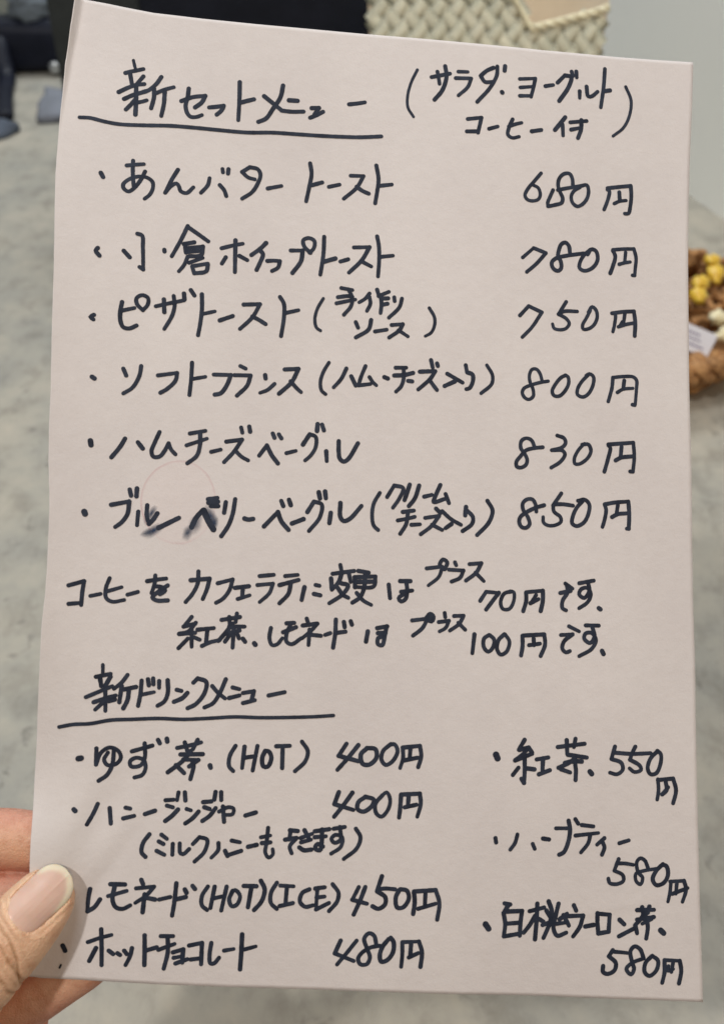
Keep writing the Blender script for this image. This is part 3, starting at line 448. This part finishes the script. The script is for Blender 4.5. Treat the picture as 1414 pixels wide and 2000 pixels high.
def ribbon(pts, width, V, F, lift):
    """one pen stroke as a round-ended ribbon lying on the sheet"""
    c = catmull([(a, b) for a, b in pts], 0.45)
    if len(c) < 2: c = c + [(c[0][0] + 0.05, c[0][1])]
    n = len(c); L = [];  tot = sum(math.dist(c[i], c[i + 1]) for i in range(n - 1))
    seed = random.random() * 50; ph = random.uniform(0.94, 1.06); ta = random.uniform(0.86, 1.02)
    base = len(V); s = 0; rows = []
    for i in range(n):
        if i: s += math.dist(c[i], c[i - 1])
        a = c[max(i - 1, 0)]; b = c[min(i + 1, n - 1)]
        dx, dy = b[0] - a[0], b[1] - a[1]; m = math.hypot(dx, dy) or 1; dx /= m; dy /= m
        hw = width / 2 * ph * (1 + 0.07 * noise.noise(Vector((seed, s * 0.9, 0))))
        hw *= 1 + (ta - 1) * (s / tot if tot > 2 else 0)
        rows.append((c[i][0], c[i][1], dx, dy, hw, s))
    seq = []
    x, y, dx, dy, hw, s = rows[0]
    for q in (80, 60, 38, 18): seq.append((x - dx * hw * math.sin(R(q)), y - dy * hw * math.sin(R(q)), dx, dy, hw * math.cos(R(q)), 0))
    seq += rows
    x, y, dx, dy, hw, s = rows[-1]
    for q in (18, 38, 60, 80): seq.append((x + dx * hw * math.sin(R(q)), y + dy * hw * math.sin(R(q)), dx, dy, hw * math.cos(R(q)), s))
    for x, y, dx, dy, hw, s in seq:
        for k in (-1, 0, 1):
            px = x - dy * hw * k + 0.03 * noise.noise(Vector((x * 2, y * 2, seed + k))); py = y + dx * hw * k
            z = sheet_height(px, py) + lift + s * 0.0004
            V.append((px / 1000, py / 1000, z / 1000))
    for i in range(len(seq) - 1):
        a = base + i * 3
        F.append((a, a + 3, a + 4, a + 1)); F.append((a + 1, a + 4, a + 5, a + 2))
cnt = 0
for name, label, data in WRITING:
    V = []; F = []
    for st in data.split(';'):
        wd, pp = st.split(':'); cnt += 1
        ribbon(pts20(pp), int(wd) / 50, V, F, 0.06 + 0.006 * (cnt % 14))
    kind = 'price_writing' if name.startswith('price') else 'written_line'
    o = mesh_obj(kind, V, F, INK, menu, smooth=False); o['label'] = label
# smudged ink on the blueberry line: soft washes
def smear(cx, cy, ang, la, lb, dens, name='ink_smudge'):
    V = []; F = []; A = []; n, m = 9, 28
    V.append((cx, cy)); A.append(dens)
    for i in range(1, n + 1):
        for k in range(m):
            q = 2 * math.pi * k / m; r = i / n * (1 + 0.22 * noise.noise(Vector((math.cos(q) * 1.6, math.sin(q) * 1.6, cx))))
            a, b = la * r * math.cos(q), lb * r * math.sin(q)
            V.append((cx + a * math.cos(ang) - b * math.sin(ang), cy + a * math.sin(ang) + b * math.cos(ang)))
            A.append(dens * (1 - (i / n)) ** 1.1)
    for k in range(m): F.append((0, 1 + k, 1 + (k + 1) % m))
    for i in range(n - 1):
        for k in range(m):
            a = 1 + i * m + k; b = 1 + i * m + (k + 1) % m; F.append((a, a + m, b + m, b))
    return [(x / 1000, y / 1000, (sheet_height(x, y) + 0.035) / 1000) for x, y in V], F, A
V = []; F = []; A = []
for i, s in enumerate(SMEARS):
    v, f, a = smear(*s); k = len(V)
    V += [(x, y, z + i * 0.000003) for x, y, z in v]; F += [tuple(q + k for q in ff) for ff in f]; A += a
sm = mesh_obj('ink_smudge', V, F, SMEAR, menu); sm['label'] = 'blue black smudges where the ink ran in the blueberry line'
at = sm.data.attributes.new('ink', 'FLOAT', 'POINT'); at.data.foreach_set('value', A)

# ------------------------------------------------------------ the hand (sheet-local millimetres, then metres)
hand = empty('hand', menu.location, menu.rotation_euler)
tag(hand, "person's left hand pinching the bottom left corner of the pink menu", 'hand')
def limb(rows, n=28):
    """rows of (x, y, z, ra, rb): lateral and depth radii; returns tube with rounded start"""
    c = catmull([tuple(r) for r in rows], 1.2)
    return tube([r[:3] for r in c], [(r[3], r[4]) for r in c], n)
parts = [
    # thumb, tip first
    [(9.0, 31.2, 3.6, .6, .5), (8.8, 30.9, 3.6, 3.4, 2.0), (8.1, 29.8, 3.9, 6.0, 3.4), (6.7, 27.8, 4.6, 8.0, 4.9), (4.9, 25.0, 5.8, 9.1, 6.3),
     (1.9, 20.6, 7.4, 10.1, 7.7), (-2.5, 14.6, 9.2, 10.8, 8.9), (-8.4, 7.5, 11.2, 11.6, 9.6), (-17.8, -3.9, 11.7, 13.0, 11), (-30.2, -22.3, 5.2, 15.6, 15), (-46, -40, -6.8, 19, 17)],
    # index
    [(27, 37.0, -7.5, .8, .8), (26, 37.0, -7.8, 5, 4.2), (22, 37.2, -8.6, 7.4, 6.4), (10, 37.4, -9.4, 8.6, 8.0), (-2, 37.0, -9.9, 8.9, 8.4), (-12, 37.3, -10.5, 9.2, 9), (-30, 34, -14, 9.4, 9.4), (-52, 18, -18, 11, 11)],
    # middle
    [(31, 19.5, -7.5, .8, .8), (30, 19.5, -7.8, 5, 4.2), (25, 19.5, -8.8, 7.6, 6.6), (10, 19.6, -9.8, 8.9, 8.2), (-8, 19.4, -10.8, 9.3, 8.8), (-28, 15, -15, 9.8, 9.8), (-52, 5, -20, 12, 12)],
    # ring, lower edge seen under the sheet
    [(23.5, 7.0, -7.5, .8, .8), (22.8, 6.5, -7.7, 4.6, 3.6), (18.6, 3.4, -8.6, 7.3, 6.2), (8, -4.2, -9.7, 8.4, 7.8), (-6, -14.6, -11.5, 8.6, 8.4), (-22, -22, -16, 9.2, 9.2), (-48, -14, -22, 12, 12)],
    # little finger
    [(3.6, -15.0, -12, .8, .8), (3.0, -15.4, -12.3, 4, 3.4), (0.0, -17.6, -13.4, 6.6, 5.6), (-9, -26, -16, 7.6, 7.4), (-24, -34, -20, 8, 8), (-46, -32, -24, 11, 11)],
    # palm and wrist
    [(-40, 16, -17, 4, 4), (-43, 12, -17, 14, 9), (-46, 0, -16, 26, 14), (-48, -18, -16, 31, 17), (-50, -38, -16, 30, 18), (-52, -60, -17, 25, 18), (-56, -90, -20, 24, 19)],
]
bm = bmesh.new()
for i, rows in enumerate(parts):
    up = Vector((0, 0, 1)); V, F = limb(rows)
    k = [bm.verts.new(v) for v in V]
    for f in F: bm.faces.new([k[q] for q in f])
me = bpy.data.meshes.new('skin'); bmesh.ops.recalc_face_normals(bm, faces=bm.faces); bm.to_mesh(me); bm.free()
sk = bpy.data.objects.new('skin', me); C.objects.link(sk)
md = sk.modifiers.new('r', 'REMESH'); md.mode = 'VOXEL'; md.voxel_size = 0.5; md.adaptivity = 0
md2 = sk.modifiers.new('s', 'SMOOTH'); md2.factor = 0.5; md2.iterations = 6
dg = bpy.context.evaluated_depsgraph_get(); me2 = bpy.data.meshes.new_from_object(sk.evaluated_get(dg), depsgraph=dg)
sk.modifiers.clear(); sk.data = me2; me2.name = 'skin'; bpy.data.meshes.remove(me)
me2.materials.clear(); me2.materials.append(SKIN); me2.polygons.foreach_set('use_smooth', [True] * len(me2.polygons))
# thumb frame
TB = Vector((0.80, 0.60, 0)); TC = Vector((5.2, 25.4, 6.6)); TA = Vector((0.60, 0.80, 0)).normalized()
NA = Vector((0.70, 0.71, -0.02)).normalized(); NL = Vector((NA.y, -NA.x, 0)).normalized()   # nail axis, nail right side
NC = Vector((4.7, 26.4, 0))
pad_shade = []; crease = []
def seg_curve(u, pts):
    for i in range(len(pts) - 1):
        if pts[i][0] <= u <= pts[i + 1][0]:
            t = (u - pts[i][0]) / (pts[i + 1][0] - pts[i][0]); return pts[i][1] * (1 - t) + pts[i + 1][1] * t
    return 99
NRM = [v.normal.copy() for v in me2.vertices]; NEW = []
for v, nv in zip(me2.vertices, NRM):
    p = v.co.copy(); co = p.copy()
    k = 1 / (1 + math.exp((p.z + 2.5) / 1.5)); pad_shade.append(k)
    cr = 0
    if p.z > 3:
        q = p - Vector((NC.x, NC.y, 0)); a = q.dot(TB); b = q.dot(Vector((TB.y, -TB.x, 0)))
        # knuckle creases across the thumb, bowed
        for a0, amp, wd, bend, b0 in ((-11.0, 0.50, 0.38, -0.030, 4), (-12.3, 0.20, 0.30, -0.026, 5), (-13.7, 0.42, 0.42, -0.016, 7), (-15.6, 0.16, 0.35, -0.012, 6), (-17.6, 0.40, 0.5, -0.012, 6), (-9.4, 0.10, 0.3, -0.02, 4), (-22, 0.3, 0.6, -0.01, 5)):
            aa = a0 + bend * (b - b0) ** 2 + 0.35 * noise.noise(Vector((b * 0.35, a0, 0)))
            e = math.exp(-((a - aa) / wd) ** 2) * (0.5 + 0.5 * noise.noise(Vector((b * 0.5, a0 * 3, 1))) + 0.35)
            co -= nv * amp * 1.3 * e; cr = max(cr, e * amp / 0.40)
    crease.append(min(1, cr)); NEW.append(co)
def bow(y): return bow_height(y) if y > 0 else 0.155 * y
def lay(p):                                   # the hand follows the sheet's tilt at its lower end
    b_ = bow(max(-25, p[1])); return (p[0] + 0.18 * b_, p[1] + 0.27 * b_, p[2] + b_ + 0.5)
me2.vertices.foreach_set('co', [c * 0.001 for p in NEW for c in lay(p)])
me2.attributes.new('pad_shade', 'FLOAT', 'POINT').data.foreach_set('value', pad_shade)
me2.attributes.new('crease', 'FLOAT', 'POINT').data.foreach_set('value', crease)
sk.parent = hand; me2.update()
# nail: its own arched plate; the skin is pressed down beneath it and swells into a fold round it
from mathutils.bvhtree import BVHTree
bvh = BVHTree.FromPolygons(NEW, [tuple(p.vertices) for p in me2.polygons])
def top_at(a, b):
    p = NC + NA * a + NL * b; hit = bvh.ray_cast(Vector((p.x, p.y, 60)), Vector((0, 0, -1)))[0]
    return hit.z if hit else 0
zb, zm = top_at(-7, 0), top_at(0, 0)
tilt = (top_at(-3, 3.5) - top_at(-3, -3.5)) / 7.0
def nail_z(a, b):
    s = (zm - zb) / 7.0; z = zm + 0.25 + s * a - 0.030 * max(0, a + 1) ** 2 * 0.8
    return z + 0.7 * tilt * b - (9.0 - math.sqrt(81 - min(64, b * b)))
def nail_hw(a):
    if a < -3.5: return 6.2 * max(0.012, 1 - (abs(a + 3.5) / 5.0) ** 2.8) ** (1 / 2.2)
    if a < 3: return 6.2 + 0.2 * (a + 3.5) / 6.5
    return 6.4 * max(0.012, 1 - ((a - 3) / 5.85) ** 2.1) ** 0.5
for i, p in enumerate(NEW):
    if p.z < 3: continue
    q = p - NC; a = q.dot(NA); b = q.dot(NL)
    if not (-13 < a < 10.5 and abs(b) < 12): continue
    hw = nail_hw(a) if -8.45 < a < 8.8 else 0
    gap = abs(b) - hw if -8.4 < a < 8.8 else 9
    if a < -4: gap = min(gap, math.hypot(max(0, abs(b) - 5.2), 0) + (-8.4 - a)) if a < -8.4 else gap
    zn = nail_z(a, b)
    if gap < 0:
        if p.z > zn - 0.55: p.z = zn - 0.55 - 0.05 * random.random() * 0
    elif gap < 2.6 and a < 4.5:
        t_ = gap / 2.6; t_ = t_ * t_ * (3 - 2 * t_); lip = zn + 0.12 + 0.5 * math.sin(min(1, gap / 1.1) * math.pi * 0.5) - 0.5 * (gap > 1.1) * (gap - 1.1) * 0.4
        p.z = p.z * t_ + min(lip, p.z + 0.9) * (1 - t_) if gap < 2.0 or p.z < lip else p.z
    elif a >= 4.5 and gap < 3 and p.z > zn - 0.5: p.z = zn - 0.5
me2.vertices.foreach_set('co', [c * 0.001 for p in NEW for c in lay(p)])
V = []; F = []; TW = []; NU, NV = 40, 44
for j in range(NV + 1):
    a = -8.45 + 17.25 * (0.5 - 0.5 * math.cos(math.pi * j / NV)); hw = nail_hw(a) * 0.96
    for i in range(NU + 1):
        b = -hw + 2 * hw * i / NU
        p = NC + NA * a + NL * b
        ridge = 0.15 * math.exp(-((b - 0.6) / 0.40) ** 2) / (1 + math.exp(-(a - 1.5) * 1.0))
        edge = min(1, max(0, (a + 8.45) / 1.5)) * min(1, (hw - abs(b)) / 0.9 + 0.1)
        V.append((p.x, p.y, nail_z(a, b) + ridge - 0.30 * (1 - edge) ** 2 + 0.03 * noise.noise(Vector((b * 1.6, a * 0.15, 4)))))
        rr = math.hypot(a / 8.8 if a > 0 else 0, b / 6.4)
        thr = 0.865 - 0.05 * (b / 6.4) + 0.015 * noise.noise(Vector((b * 0.5, a * 0.5, 7))); k_ = max(0, min(1, (a - 0.6 + b * 0.22) / 2.2))
        TW.append(0.9 * k_ / (1 + math.exp(-(rr - thr) / 0.028)))
for j in range(NV):
    for i in range(NU):
        a = j * (NU + 1) + i; F.append((a, a + 1, a + NU + 2, a + NU + 1))
n0 = len(V); V += [(x, y, z - 0.40) for x, y, z in V]; TW += TW
F += [tuple(q + n0 for q in f)[::-1] for f in F]
rim = [j * (NU + 1) for j in range(NV + 1)] + [NV * (NU + 1) + i for i in range(1, NU + 1)] + [j * (NU + 1) + NU for j in range(NV - 1, -1, -1)]
for a, b in zip(rim[:-1], rim[1:]): F.append((a, b, b + n0, a + n0))
nail = mesh_obj('nail', [tuple(q / 1000 for q in lay(p)) for p in V], F, NAIL, hand)
bm = bmesh.new(); bm.from_mesh(nail.data); bmesh.ops.recalc_face_normals(bm, faces=bm.faces); bm.to_mesh(nail.data); bm.free()
nail.data.attributes.new('tipw', 'FLOAT', 'POINT').data.foreach_set('value', TW)
# navy cuff
rows = [(-28, -24, -18, 29, 24), (-27, -22.5, -18, 31, 26), (-28.5, -25, -18, 33, 28), (-38, -52, -24, 34, 29), (-52, -90, -28, 37, 33), (-70, -150, -40, 42, 38)]
V, F = limb(rows, 40)
V = [(Vector(v) + Vector((0, 0, 1.2 * noise.noise(Vector(v) * 0.05)))) * 0.001 for v in V]
mesh_obj('sleeve', V, F[:-2], m_cloth('navy knit', (0.012, 0.02, 0.06), 700), hand)

# ------------------------------------------------------------ straw tote bag
tote = empty('straw_bag', (0.1315, 1.15, 0)); tag(tote, 'cream woven straw tote bag with corded rim standing behind the menu', 'bag')
SM = m_straw('pale straw', (0.60, 0.60, 0.47), (0.80, 0.77, 0.61), 55); SM2 = m_straw('straw lining', (0.74, 0.64, 0.50), (0.82, 0.72, 0.58), 30)
CORD = m_straw('cream cord', (0.78, 0.72, 0.50), (0.86, 0.80, 0.60), 200)
BH = 0.33
def half(z): return 0.109 + 0.016 * (z / 0.30)            # half width grows upward
def rimz(x):                                               # top outline of the front, dips where the handle is bound
    return 0.345 if x < -0.003 else (0.345 - (x + 0.003) / 0.048 * 0.0695 if x < 0.045 else 0.2755 + (x - 0.045) * 0.22 + 1.6 * max(0, x - 0.10) ** 2)
def front_y(x, z): return -0.03 + 0.25 * x * x - 0.02 * math.sin(min(1, z / 0.3) * math.pi)
pitchd = 0.0200
for fam in (1, -1):
    for c in range(-30, 60):
        u0 = c * pitchd
        pts = []
        # strip runs along x*fam + z = u0
        seg = []
        N = 80
        for i in range(N + 1):
            z = 0.35 * i / N; x = fam * (u0 - z * 0.85)
            ok = abs(x) < half(z) and z < rimz(x)
            if ok:
                # over-under phase from the crossing family
                v0 = (z * 0.85 + fam * x * -1 + 0) / pitchd * 0.5
                ph = math.cos(math.pi * ((z * 0.85 - x * fam) / pitchd + c))
                seg.append((x, front_y(x, z) - 0.0009 * ph * fam, z))
            else:
                if len(seg) > 3: pts.append(seg)
                seg = []
        if len(seg) > 3: pts.append(seg)
        for s in pts:
            V = []; F = []
            d = Vector((fam * -0.85, 0, 1)).normalized(); sd = Vector((d.z, 0, -d.x))
            hw = 0.0088
            for p in s:
                p = Vector(p)
                V += [p - sd * hw + Vector((0, 0.0004, 0)), p + Vector((0, -0.0003, 0)), p + sd * hw + Vector((0, 0.0004, 0)), p + Vector((0, 0.0007, 0))]
            for i in range(len(s) - 1):
                for k in range(4): F.append((i * 4 + k, i * 4 + (k + 1) % 4, i * 4 + 4 + (k + 1) % 4, i * 4 + 4 + k))
            mesh_obj('straw_strip', V, F, SM, tote)
# sides, back and lining as woven-looking sheet with thickness
def sheet(name, fn, nu, nv, mat, parent):
    V = [fn(i / nu, j / nv) for j in range(nv + 1) for i in range(nu + 1)]
    F = [(j * (nu + 1) + i, j * (nu + 1) + i + 1, (j + 1) * (nu + 1) + i + 1, (j + 1) * (nu + 1) + i) for j in range(nv) for i in range(nu)]
    o = mesh_obj(name, V, F, mat, parent); s = o.modifiers.new('t', 'SOLIDIFY'); s.thickness = 0.0015; return o
def body(u, v):
    z = 0.006 + v * 0.315
    k = u * 2 - 1; hx = half(z)
    a = math.pi * (0.5 + u * 1.0)
    # from left front corner round the back to right front corner
    x = -hx * math.cos(u * math.pi); y = 0.005 + (0.11) * math.sin(u * math.pi) ** 0.6 - 0.02 + front_y(hx, z) * (1 - math.sin(u * math.pi))
    y = max(y, front_y(x, z) + 0.003)
    return (x * 0.992, y, z)
sheet('back_panel', body, 60, 20, SM2, tote)
def lining(u, v):
    x = -half(0.2) * 0.97 + 2 * half(0.2) * 0.97 * u; z = 0.004 + v * (min(rimz(x), 0.34) - 0.01); return (x, front_y(x, z) + 0.0035, z)
sheet('lining', lining, 60, 14, SM2, tote)
pth = []
for i in range(61):
    x = -0.1235 + 0.2490 * i / 60; pth.append((x, front_y(x, rimz(x)) - 0.001, rimz(x)))
for off in range(3):
    tw = []
    for i, p in enumerate(catmull(pth, 0.003)):
        q = i * 0.8 + off * 2.094; tw.append((p[0], p[1] + 0.0022 * math.cos(q), p[2] + 0.0022 * math.sin(q)))
    V, F = tube(tw, 0.0022, 7, up=Vector((0, 1, 0))); mesh_obj('rim_cord', V, F, CORD, tote)

# ------------------------------------------------------------ dark case left of the tote
case = empty('black_case', (-0.17, 1.32, 0)); tag(case, 'large plain black case standing upright left of the straw bag', 'case')
def rbox(x0, x1, y0, y1, z0, z1, r, seg=3):
    b = bmesh.new(); bmesh.ops.create_cube(b, size=1)
    for v in b.verts: v.co = Vector(((x0 + x1) / 2 + v.co.x * (x1 - x0), (y0 + y1) / 2 + v.co.y * (y1 - y0), (z0 + z1) / 2 + v.co.z * (z1 - z0)))
    bmesh.ops.bevel(b, geom=b.edges[:], offset=r, segments=seg, affect='EDGES', profile=0.5); return b
BLK = m_cloth('black nylon', (0.010, 0.012, 0.020), 800, 0.75)
bm_obj('case_body', rbox(-0.19, 0.184, 0, 0.10, 0.0, 0.40, 0.012), BLK, case)
bm_obj('case_flap', rbox(-0.185, 0.179, -0.008, 0.004, 0.14, 0.395, 0.004), BLK, case)
pk = rbox(-0.212, -0.10, -0.014, 0.003, 0.03, 0.36, 0.005)
bm_obj('side_pocket', pk, m_cloth('charcoal nylon', (0.030, 0.034, 0.034), 800, 0.75), case)
V, F = tube(catmull([(-0.08, 0.05, 0.395), (-0.06, 0.05, 0.44), (0.04, 0.05, 0.44), (0.06, 0.05, 0.395)], 0.01), 0.008, 8)
mesh_obj('handle', V, F, BLK, case)

# ------------------------------------------------------------ black shoulder bag, far left
bag = empty('shoulder_bag', (-0.62, 1.93, 0)); tag(bag, 'low black shoulder bag with metal studs lying at the far left of the counter', 'bag')
b = rbox(-0.17, 0.16, -0.02, 0.075, 0.0, 0.092, 0.026, 5)
bmesh.ops.subdivide_edges(b, edges=b.edges[:], cuts=3, use_grid_fill=True)
for v in b.verts: v.co += Vector((0, 0, 1)) * 0.012 * noise.noise(v.co * 12) + Vector((1, 1, 0)) * 0.006 * noise.noise(v.co * 15 + Vector((5, 5, 5)))
for v in b.verts: v.co.z = max(0.0005, v.co.z)
LEA = m_cloth('black leather', (0.010, 0.012, 0.022), 300, 0.45)
bm_obj('bag_body', b, LEA, bag)
V, F = tube(catmull([(-0.04, 0.02, 0.085), (-0.033, -0.03, 0.050), (-0.022, -0.06, 0.012), (-0.002, -0.15, 0.010), (0.02, -0.23, 0.010), (0.034, -0.28, 0.010)], 0.01), 0.016, 10, flat=0.55)
mesh_obj('strap', V, F, LEA, bag)
MET = material('brushed metal', (0.55, 0.57, 0.58), 0.35); MET.node_tree.nodes['Principled BSDF'].inputs['Metallic'].default_value = 0.8
for x, y, z, r in ((-0.055, -0.012, 0.075, 0.012), (0.058, -0.028, 0.016, 0.011)):
    b = bmesh.new(); bmesh.ops.create_uvsphere(b, u_segments=14, v_segments=8, radius=r)
    for v in b.verts: v.co = Vector((v.co.x, v.co.y * 0.5, v.co.z)) + Vector((x, y, z))
    bm_obj('stud', b, MET, bag)
# grey folded scarf on the bag
def cloth_lump(name, loc, sx, sy, sz, mat, label, cat, seed, rz=0):
    b = bmesh.new(); bmesh.ops.create_icosphere(b, subdivisions=4, radius=1)
    for v in b.verts:
        n_ = noise.fractal(v.co * 1.7 + Vector((seed, 0, 0)), 0.8, 2.0, 4)
        v.co *= 1 + 0.22 * n_
        v.co = Vector((v.co.x * sx, v.co.y * sy, max(0, (v.co.z + 0.75)) * sz))
    o = bm_obj(name, b, mat, None); o.location = loc; o.rotation_euler = (0, 0, rz); return tag(o, label, cat)
cloth_lump('scarf', (-0.600, 1.955, 0.082), 0.045, 0.035, 0.030, m_cloth('slate grey wool', (0.13, 0.15, 0.17), 300),
           'slate grey folded scarf on top of the black shoulder bag', 'scarf', 3.1)
def folded(name, loc, sx, sy, sz, rz, mat, label, cat):
    b = rbox(-sx / 2, sx / 2, -sy / 2, sy / 2, 0, sz, sz * 0.42, 3)
    bmesh.ops.subdivide_edges(b, edges=b.edges[:], cuts=4, use_grid_fill=True)
    for v in b.verts:
        v.co.x += 0.006 * noise.noise(v.co * 30); v.co.y += 0.006 * noise.noise(v.co * 30 + Vector((9, 0, 0)))
        v.co.z = max(0.0003, v.co.z * (1 + 0.5 * noise.noise(v.co * 35 + Vector((0, 7, 0)))))
    o = bm_obj(name, b, mat, None); o.location = loc; o.rotation_euler = (0, 0, rz); return tag(o, label, cat)
folded('folded_cloth', (-0.520, 1.72, 0.0), 0.050, 0.15, 0.016, 0.12, m_cloth('slate grey cotton', (0.19, 0.20, 0.23), 300),
       'slate grey folded cloth in front of the black bag beside the menu edge', 'cloth')
folded('flat_pouch', (-0.585, 1.60, 0.0), 0.060, 0.055, 0.014, -0.5, m_cloth('dusty blue canvas', (0.085, 0.10, 0.13), 300),
       'dusty blue flat pouch at the end of the bag strap, leftmost thing on the counter', 'pouch')

# ------------------------------------------------------------ braided basket, right
bk = empty('wicker_basket', (0.287, 0.955, 0)); tag(bk, 'round brown wicker basket with thick braided rim half behind the menu', 'basket')
WK = m_straw('brown seagrass', (0.20, 0.085, 0.03), (0.66, 0.37, 0.16), 150); WK2 = m_straw('dark seagrass', (0.13, 0.055, 0.02), (0.50, 0.27, 0.11), 150)
RB = 0.135
# woven wall: coils, each a wavy ring
for j in range(4):
    z = 0.006 + j * 0.0095; rr = RB - 0.016 + j * 0.004
    for s_ in (0, 1):
        p = []
        for i in range(241):
            q = 2 * math.pi * i / 240
            w_ = math.sin(q * 26 + s_ * math.pi + j * math.pi)
            p.append(((rr + 0.0035 * w_) * math.cos(q), (rr + 0.0035 * w_) * math.sin(q), z + 0.002 * math.cos(q * 13)))
        V, F = tube(p, (0.0046), 6); mesh_obj('coil', V, F, (WK, WK2)[s_], bk)
# rim: three-strand plait
for s_ in range(3):
    p = []
    for i in range(361):
        q = 2 * math.pi * i / 360; f = q * 17 + s_ * 2 * math.pi / 3
        rr = RB + 0.010 * math.sin(f); p.append((rr * math.cos(q), rr * math.sin(q), 0.040 + 0.0065 * math.sin(2 * f)))
    V, F = tube(p, 0.0085, 8, flat=0.8); mesh_obj('rim_strand', V, F, (WK, WK2, WK)[s_], bk)
# base: spiral coil
for k in range(9):
    rr = 0.012 + k * 0.0125; p = []
    for i in range(121):
        q = 2 * math.pi * i / 120; p.append((rr * math.cos(q), rr * math.sin(q), 0.006 + 0.0012 * math.sin(q * (8 + k * 4))))
    V, F = tube(p, 0.0065, 6); mesh_obj('base_coil', V, F, WK2 if k % 2 else WK, bk)
# twisted rope nest filling the basket
def knot(loc, r, rz, mat):
    p = []
    for i in range(61):
        q = 2 * math.pi * i / 60; p.append((r * math.cos(q) + r * 0.35 * math.cos(3 * q), r * math.sin(q) - r * 0.35 * math.sin(3 * q), r * 0.30 * math.sin(2 * q)))
    V, F = tube(p, r * 0.36, 8); o = mesh_obj('rope_knot', V, F, mat); o.location = loc; o.rotation_euler = (random.uniform(-.5, .5), random.uniform(-.5, .5), rz)
    return o
spots = []
for ring, (rr, n_, z) in enumerate(((0.108, 17, 0.046), (0.084, 13, 0.054), (0.058, 9, 0.056), (0.028, 5, 0.056))):
    for i in range(n_):
        q = 2 * math.pi * (i + 0.5 * (ring % 2)) / n_
        x, y = rr * math.cos(q), rr * math.sin(q)
        if x > 0.02 and y < -0.03 and ring < 1: continue
        zz = z + (0.014 if y > 0.03 else 0)
        spots.append((x, y, zz))
K = []
for i, (x, y, z) in enumerate(spots):
    o = knot((0.287 + x, 0.955 + y, z), random.uniform(0.0105, 0.0135), random.random() * 6, (WK, WK2)[i % 2])
    tag(o, 'brown twisted rope knot among its fellows heaped in the wicker basket', 'rope knot', 'brown rope knots heaped in the basket'); K.append(o)
YEL = material('yellow glaze', (0.88, 0.60, 0.03), 0.35); g = G(YEL); g.base(g.ramp(g.noise(g.coord(), 60, 3), [(0.3, (0.66, 0.38, 0.03)), (0.7, (0.90, 0.66, 0.08))]))
CRM = material('cream glaze', (0.80, 0.72, 0.48), 0.4); g = G(CRM); g.base(g.ramp(g.noise(g.coord(), 60, 3), [(0.3, (0.76, 0.66, 0.40)), (0.7, (0.86, 0.80, 0.58))]))
def sweet(loc, r, rot, mat, label, grp):
    """wrapped sweet: ribbed bean body with pinched, fanned ends"""
    V = []; F = []; n = 14
    prof = [(-1.45, .50), (-1.30, .38), (-1.12, .20), (-0.98, .40), (-0.75, .72), (-0.4, .95), (0, 1.0), (0.4, .95), (0.75, .72), (0.98, .40), (1.12, .20), (1.30, .38), (1.45, .50)]
    for t, a in prof:
        for k in range(n):
            q = 2 * math.pi * k / n; e = 1 + (0.12 if k % 2 else -0.10) + 0.30 * noise.noise(Vector((t * 1.3, math.cos(q) * 1.4, math.sin(q) * 1.4 + loc[0] * 90)))
            V.append((t * r * 1.15, a * r * e * math.cos(q), a * r * 0.85 * e * math.sin(q)))
    for i in range(len(prof) - 1):
        for k in range(n): F.append((i * n + k, i * n + (k + 1) % n, (i + 1) * n + (k + 1) % n, (i + 1) * n + k))
    F.append(tuple(range(n))[::-1]); F.append(tuple((len(prof) - 1) * n + k for k in range(n)))
    o = mesh_obj('wrapped_sweet', V, F, mat); o.location = loc; o.rotation_euler = rot
    return tag(o, label, 'sweet', grp)
for loc, rot, mat, label in (
        ((0.3714, 0.9715, 0.083), (0.2, 0.3, 1.2), YEL, 'yellow wrapped sweet farthest back of the two touching ones at the right of the basket'),
        ((0.3690, 0.9480, 0.080), (0.1, -0.2, 1.45), YEL, 'yellow wrapped sweet in front of the farthest one at the right of the basket'),
        ((0.3480, 0.9270, 0.080), (0.2, 0.2, 1.0), YEL, 'yellow wrapped sweet nearer the menu edge, upper of its pair'),
        ((0.3400, 0.9035, 0.078), (-0.1, 0.1, 1.35), YEL, 'yellow wrapped sweet nearest the menu edge just behind the white card'),
        ((0.3530, 0.8730, 0.070), (0.0, 0.3, 0.9), CRM, 'cream wrapped sweet beside the white card'),
        ((0.3590, 0.8510, 0.064), (0.2, 0.0, 0.4), CRM, 'cream wrapped sweet lowest in the basket near the braided rim')):
    sweet(loc, 0.0090 if mat is YEL else 0.0090, rot, mat, label, 'wrapped sweets on the rope knots in the basket')
card = empty('name_card', (0.318, 0.845, 0.050)); tag(card, 'small white printed card tucked inside the basket beside the menu edge', 'card')
card.rotation_euler = (R(62), R(8), R(-34))
b = rbox(-0.030, 0.022, 0, 0.024, -0.0004, 0.0004, 0.0002, 1)
bm_obj('card_paper', b, material('white card', (0.78, 0.78, 0.84), 0.6), card, smooth=False)
for k, (x0, x1, y) in enumerate(((-0.02, 0.004, 0.0165), (-0.02, 0.010, 0.0115), (-0.012, 0.015, 0.006))):
    V = []; F = []; x = x0; i = 0
    while x < x1:
        ln = 0.0012 + 0.002 * random.random()
        V += [(x, y, 0.0006), (x + ln, y, 0.0006), (x + ln, y + 0.0018, 0.0006), (x, y + 0.0018, 0.0006)]; F.append((4 * i, 4 * i + 1, 4 * i + 2, 4 * i + 3)); i += 1; x += ln + 0.0008
    mesh_obj('print_row', V, F, material('violet print', (0.16, 0.14, 0.26), 0.7), card, smooth=False)


scene.cycles.samples = 96
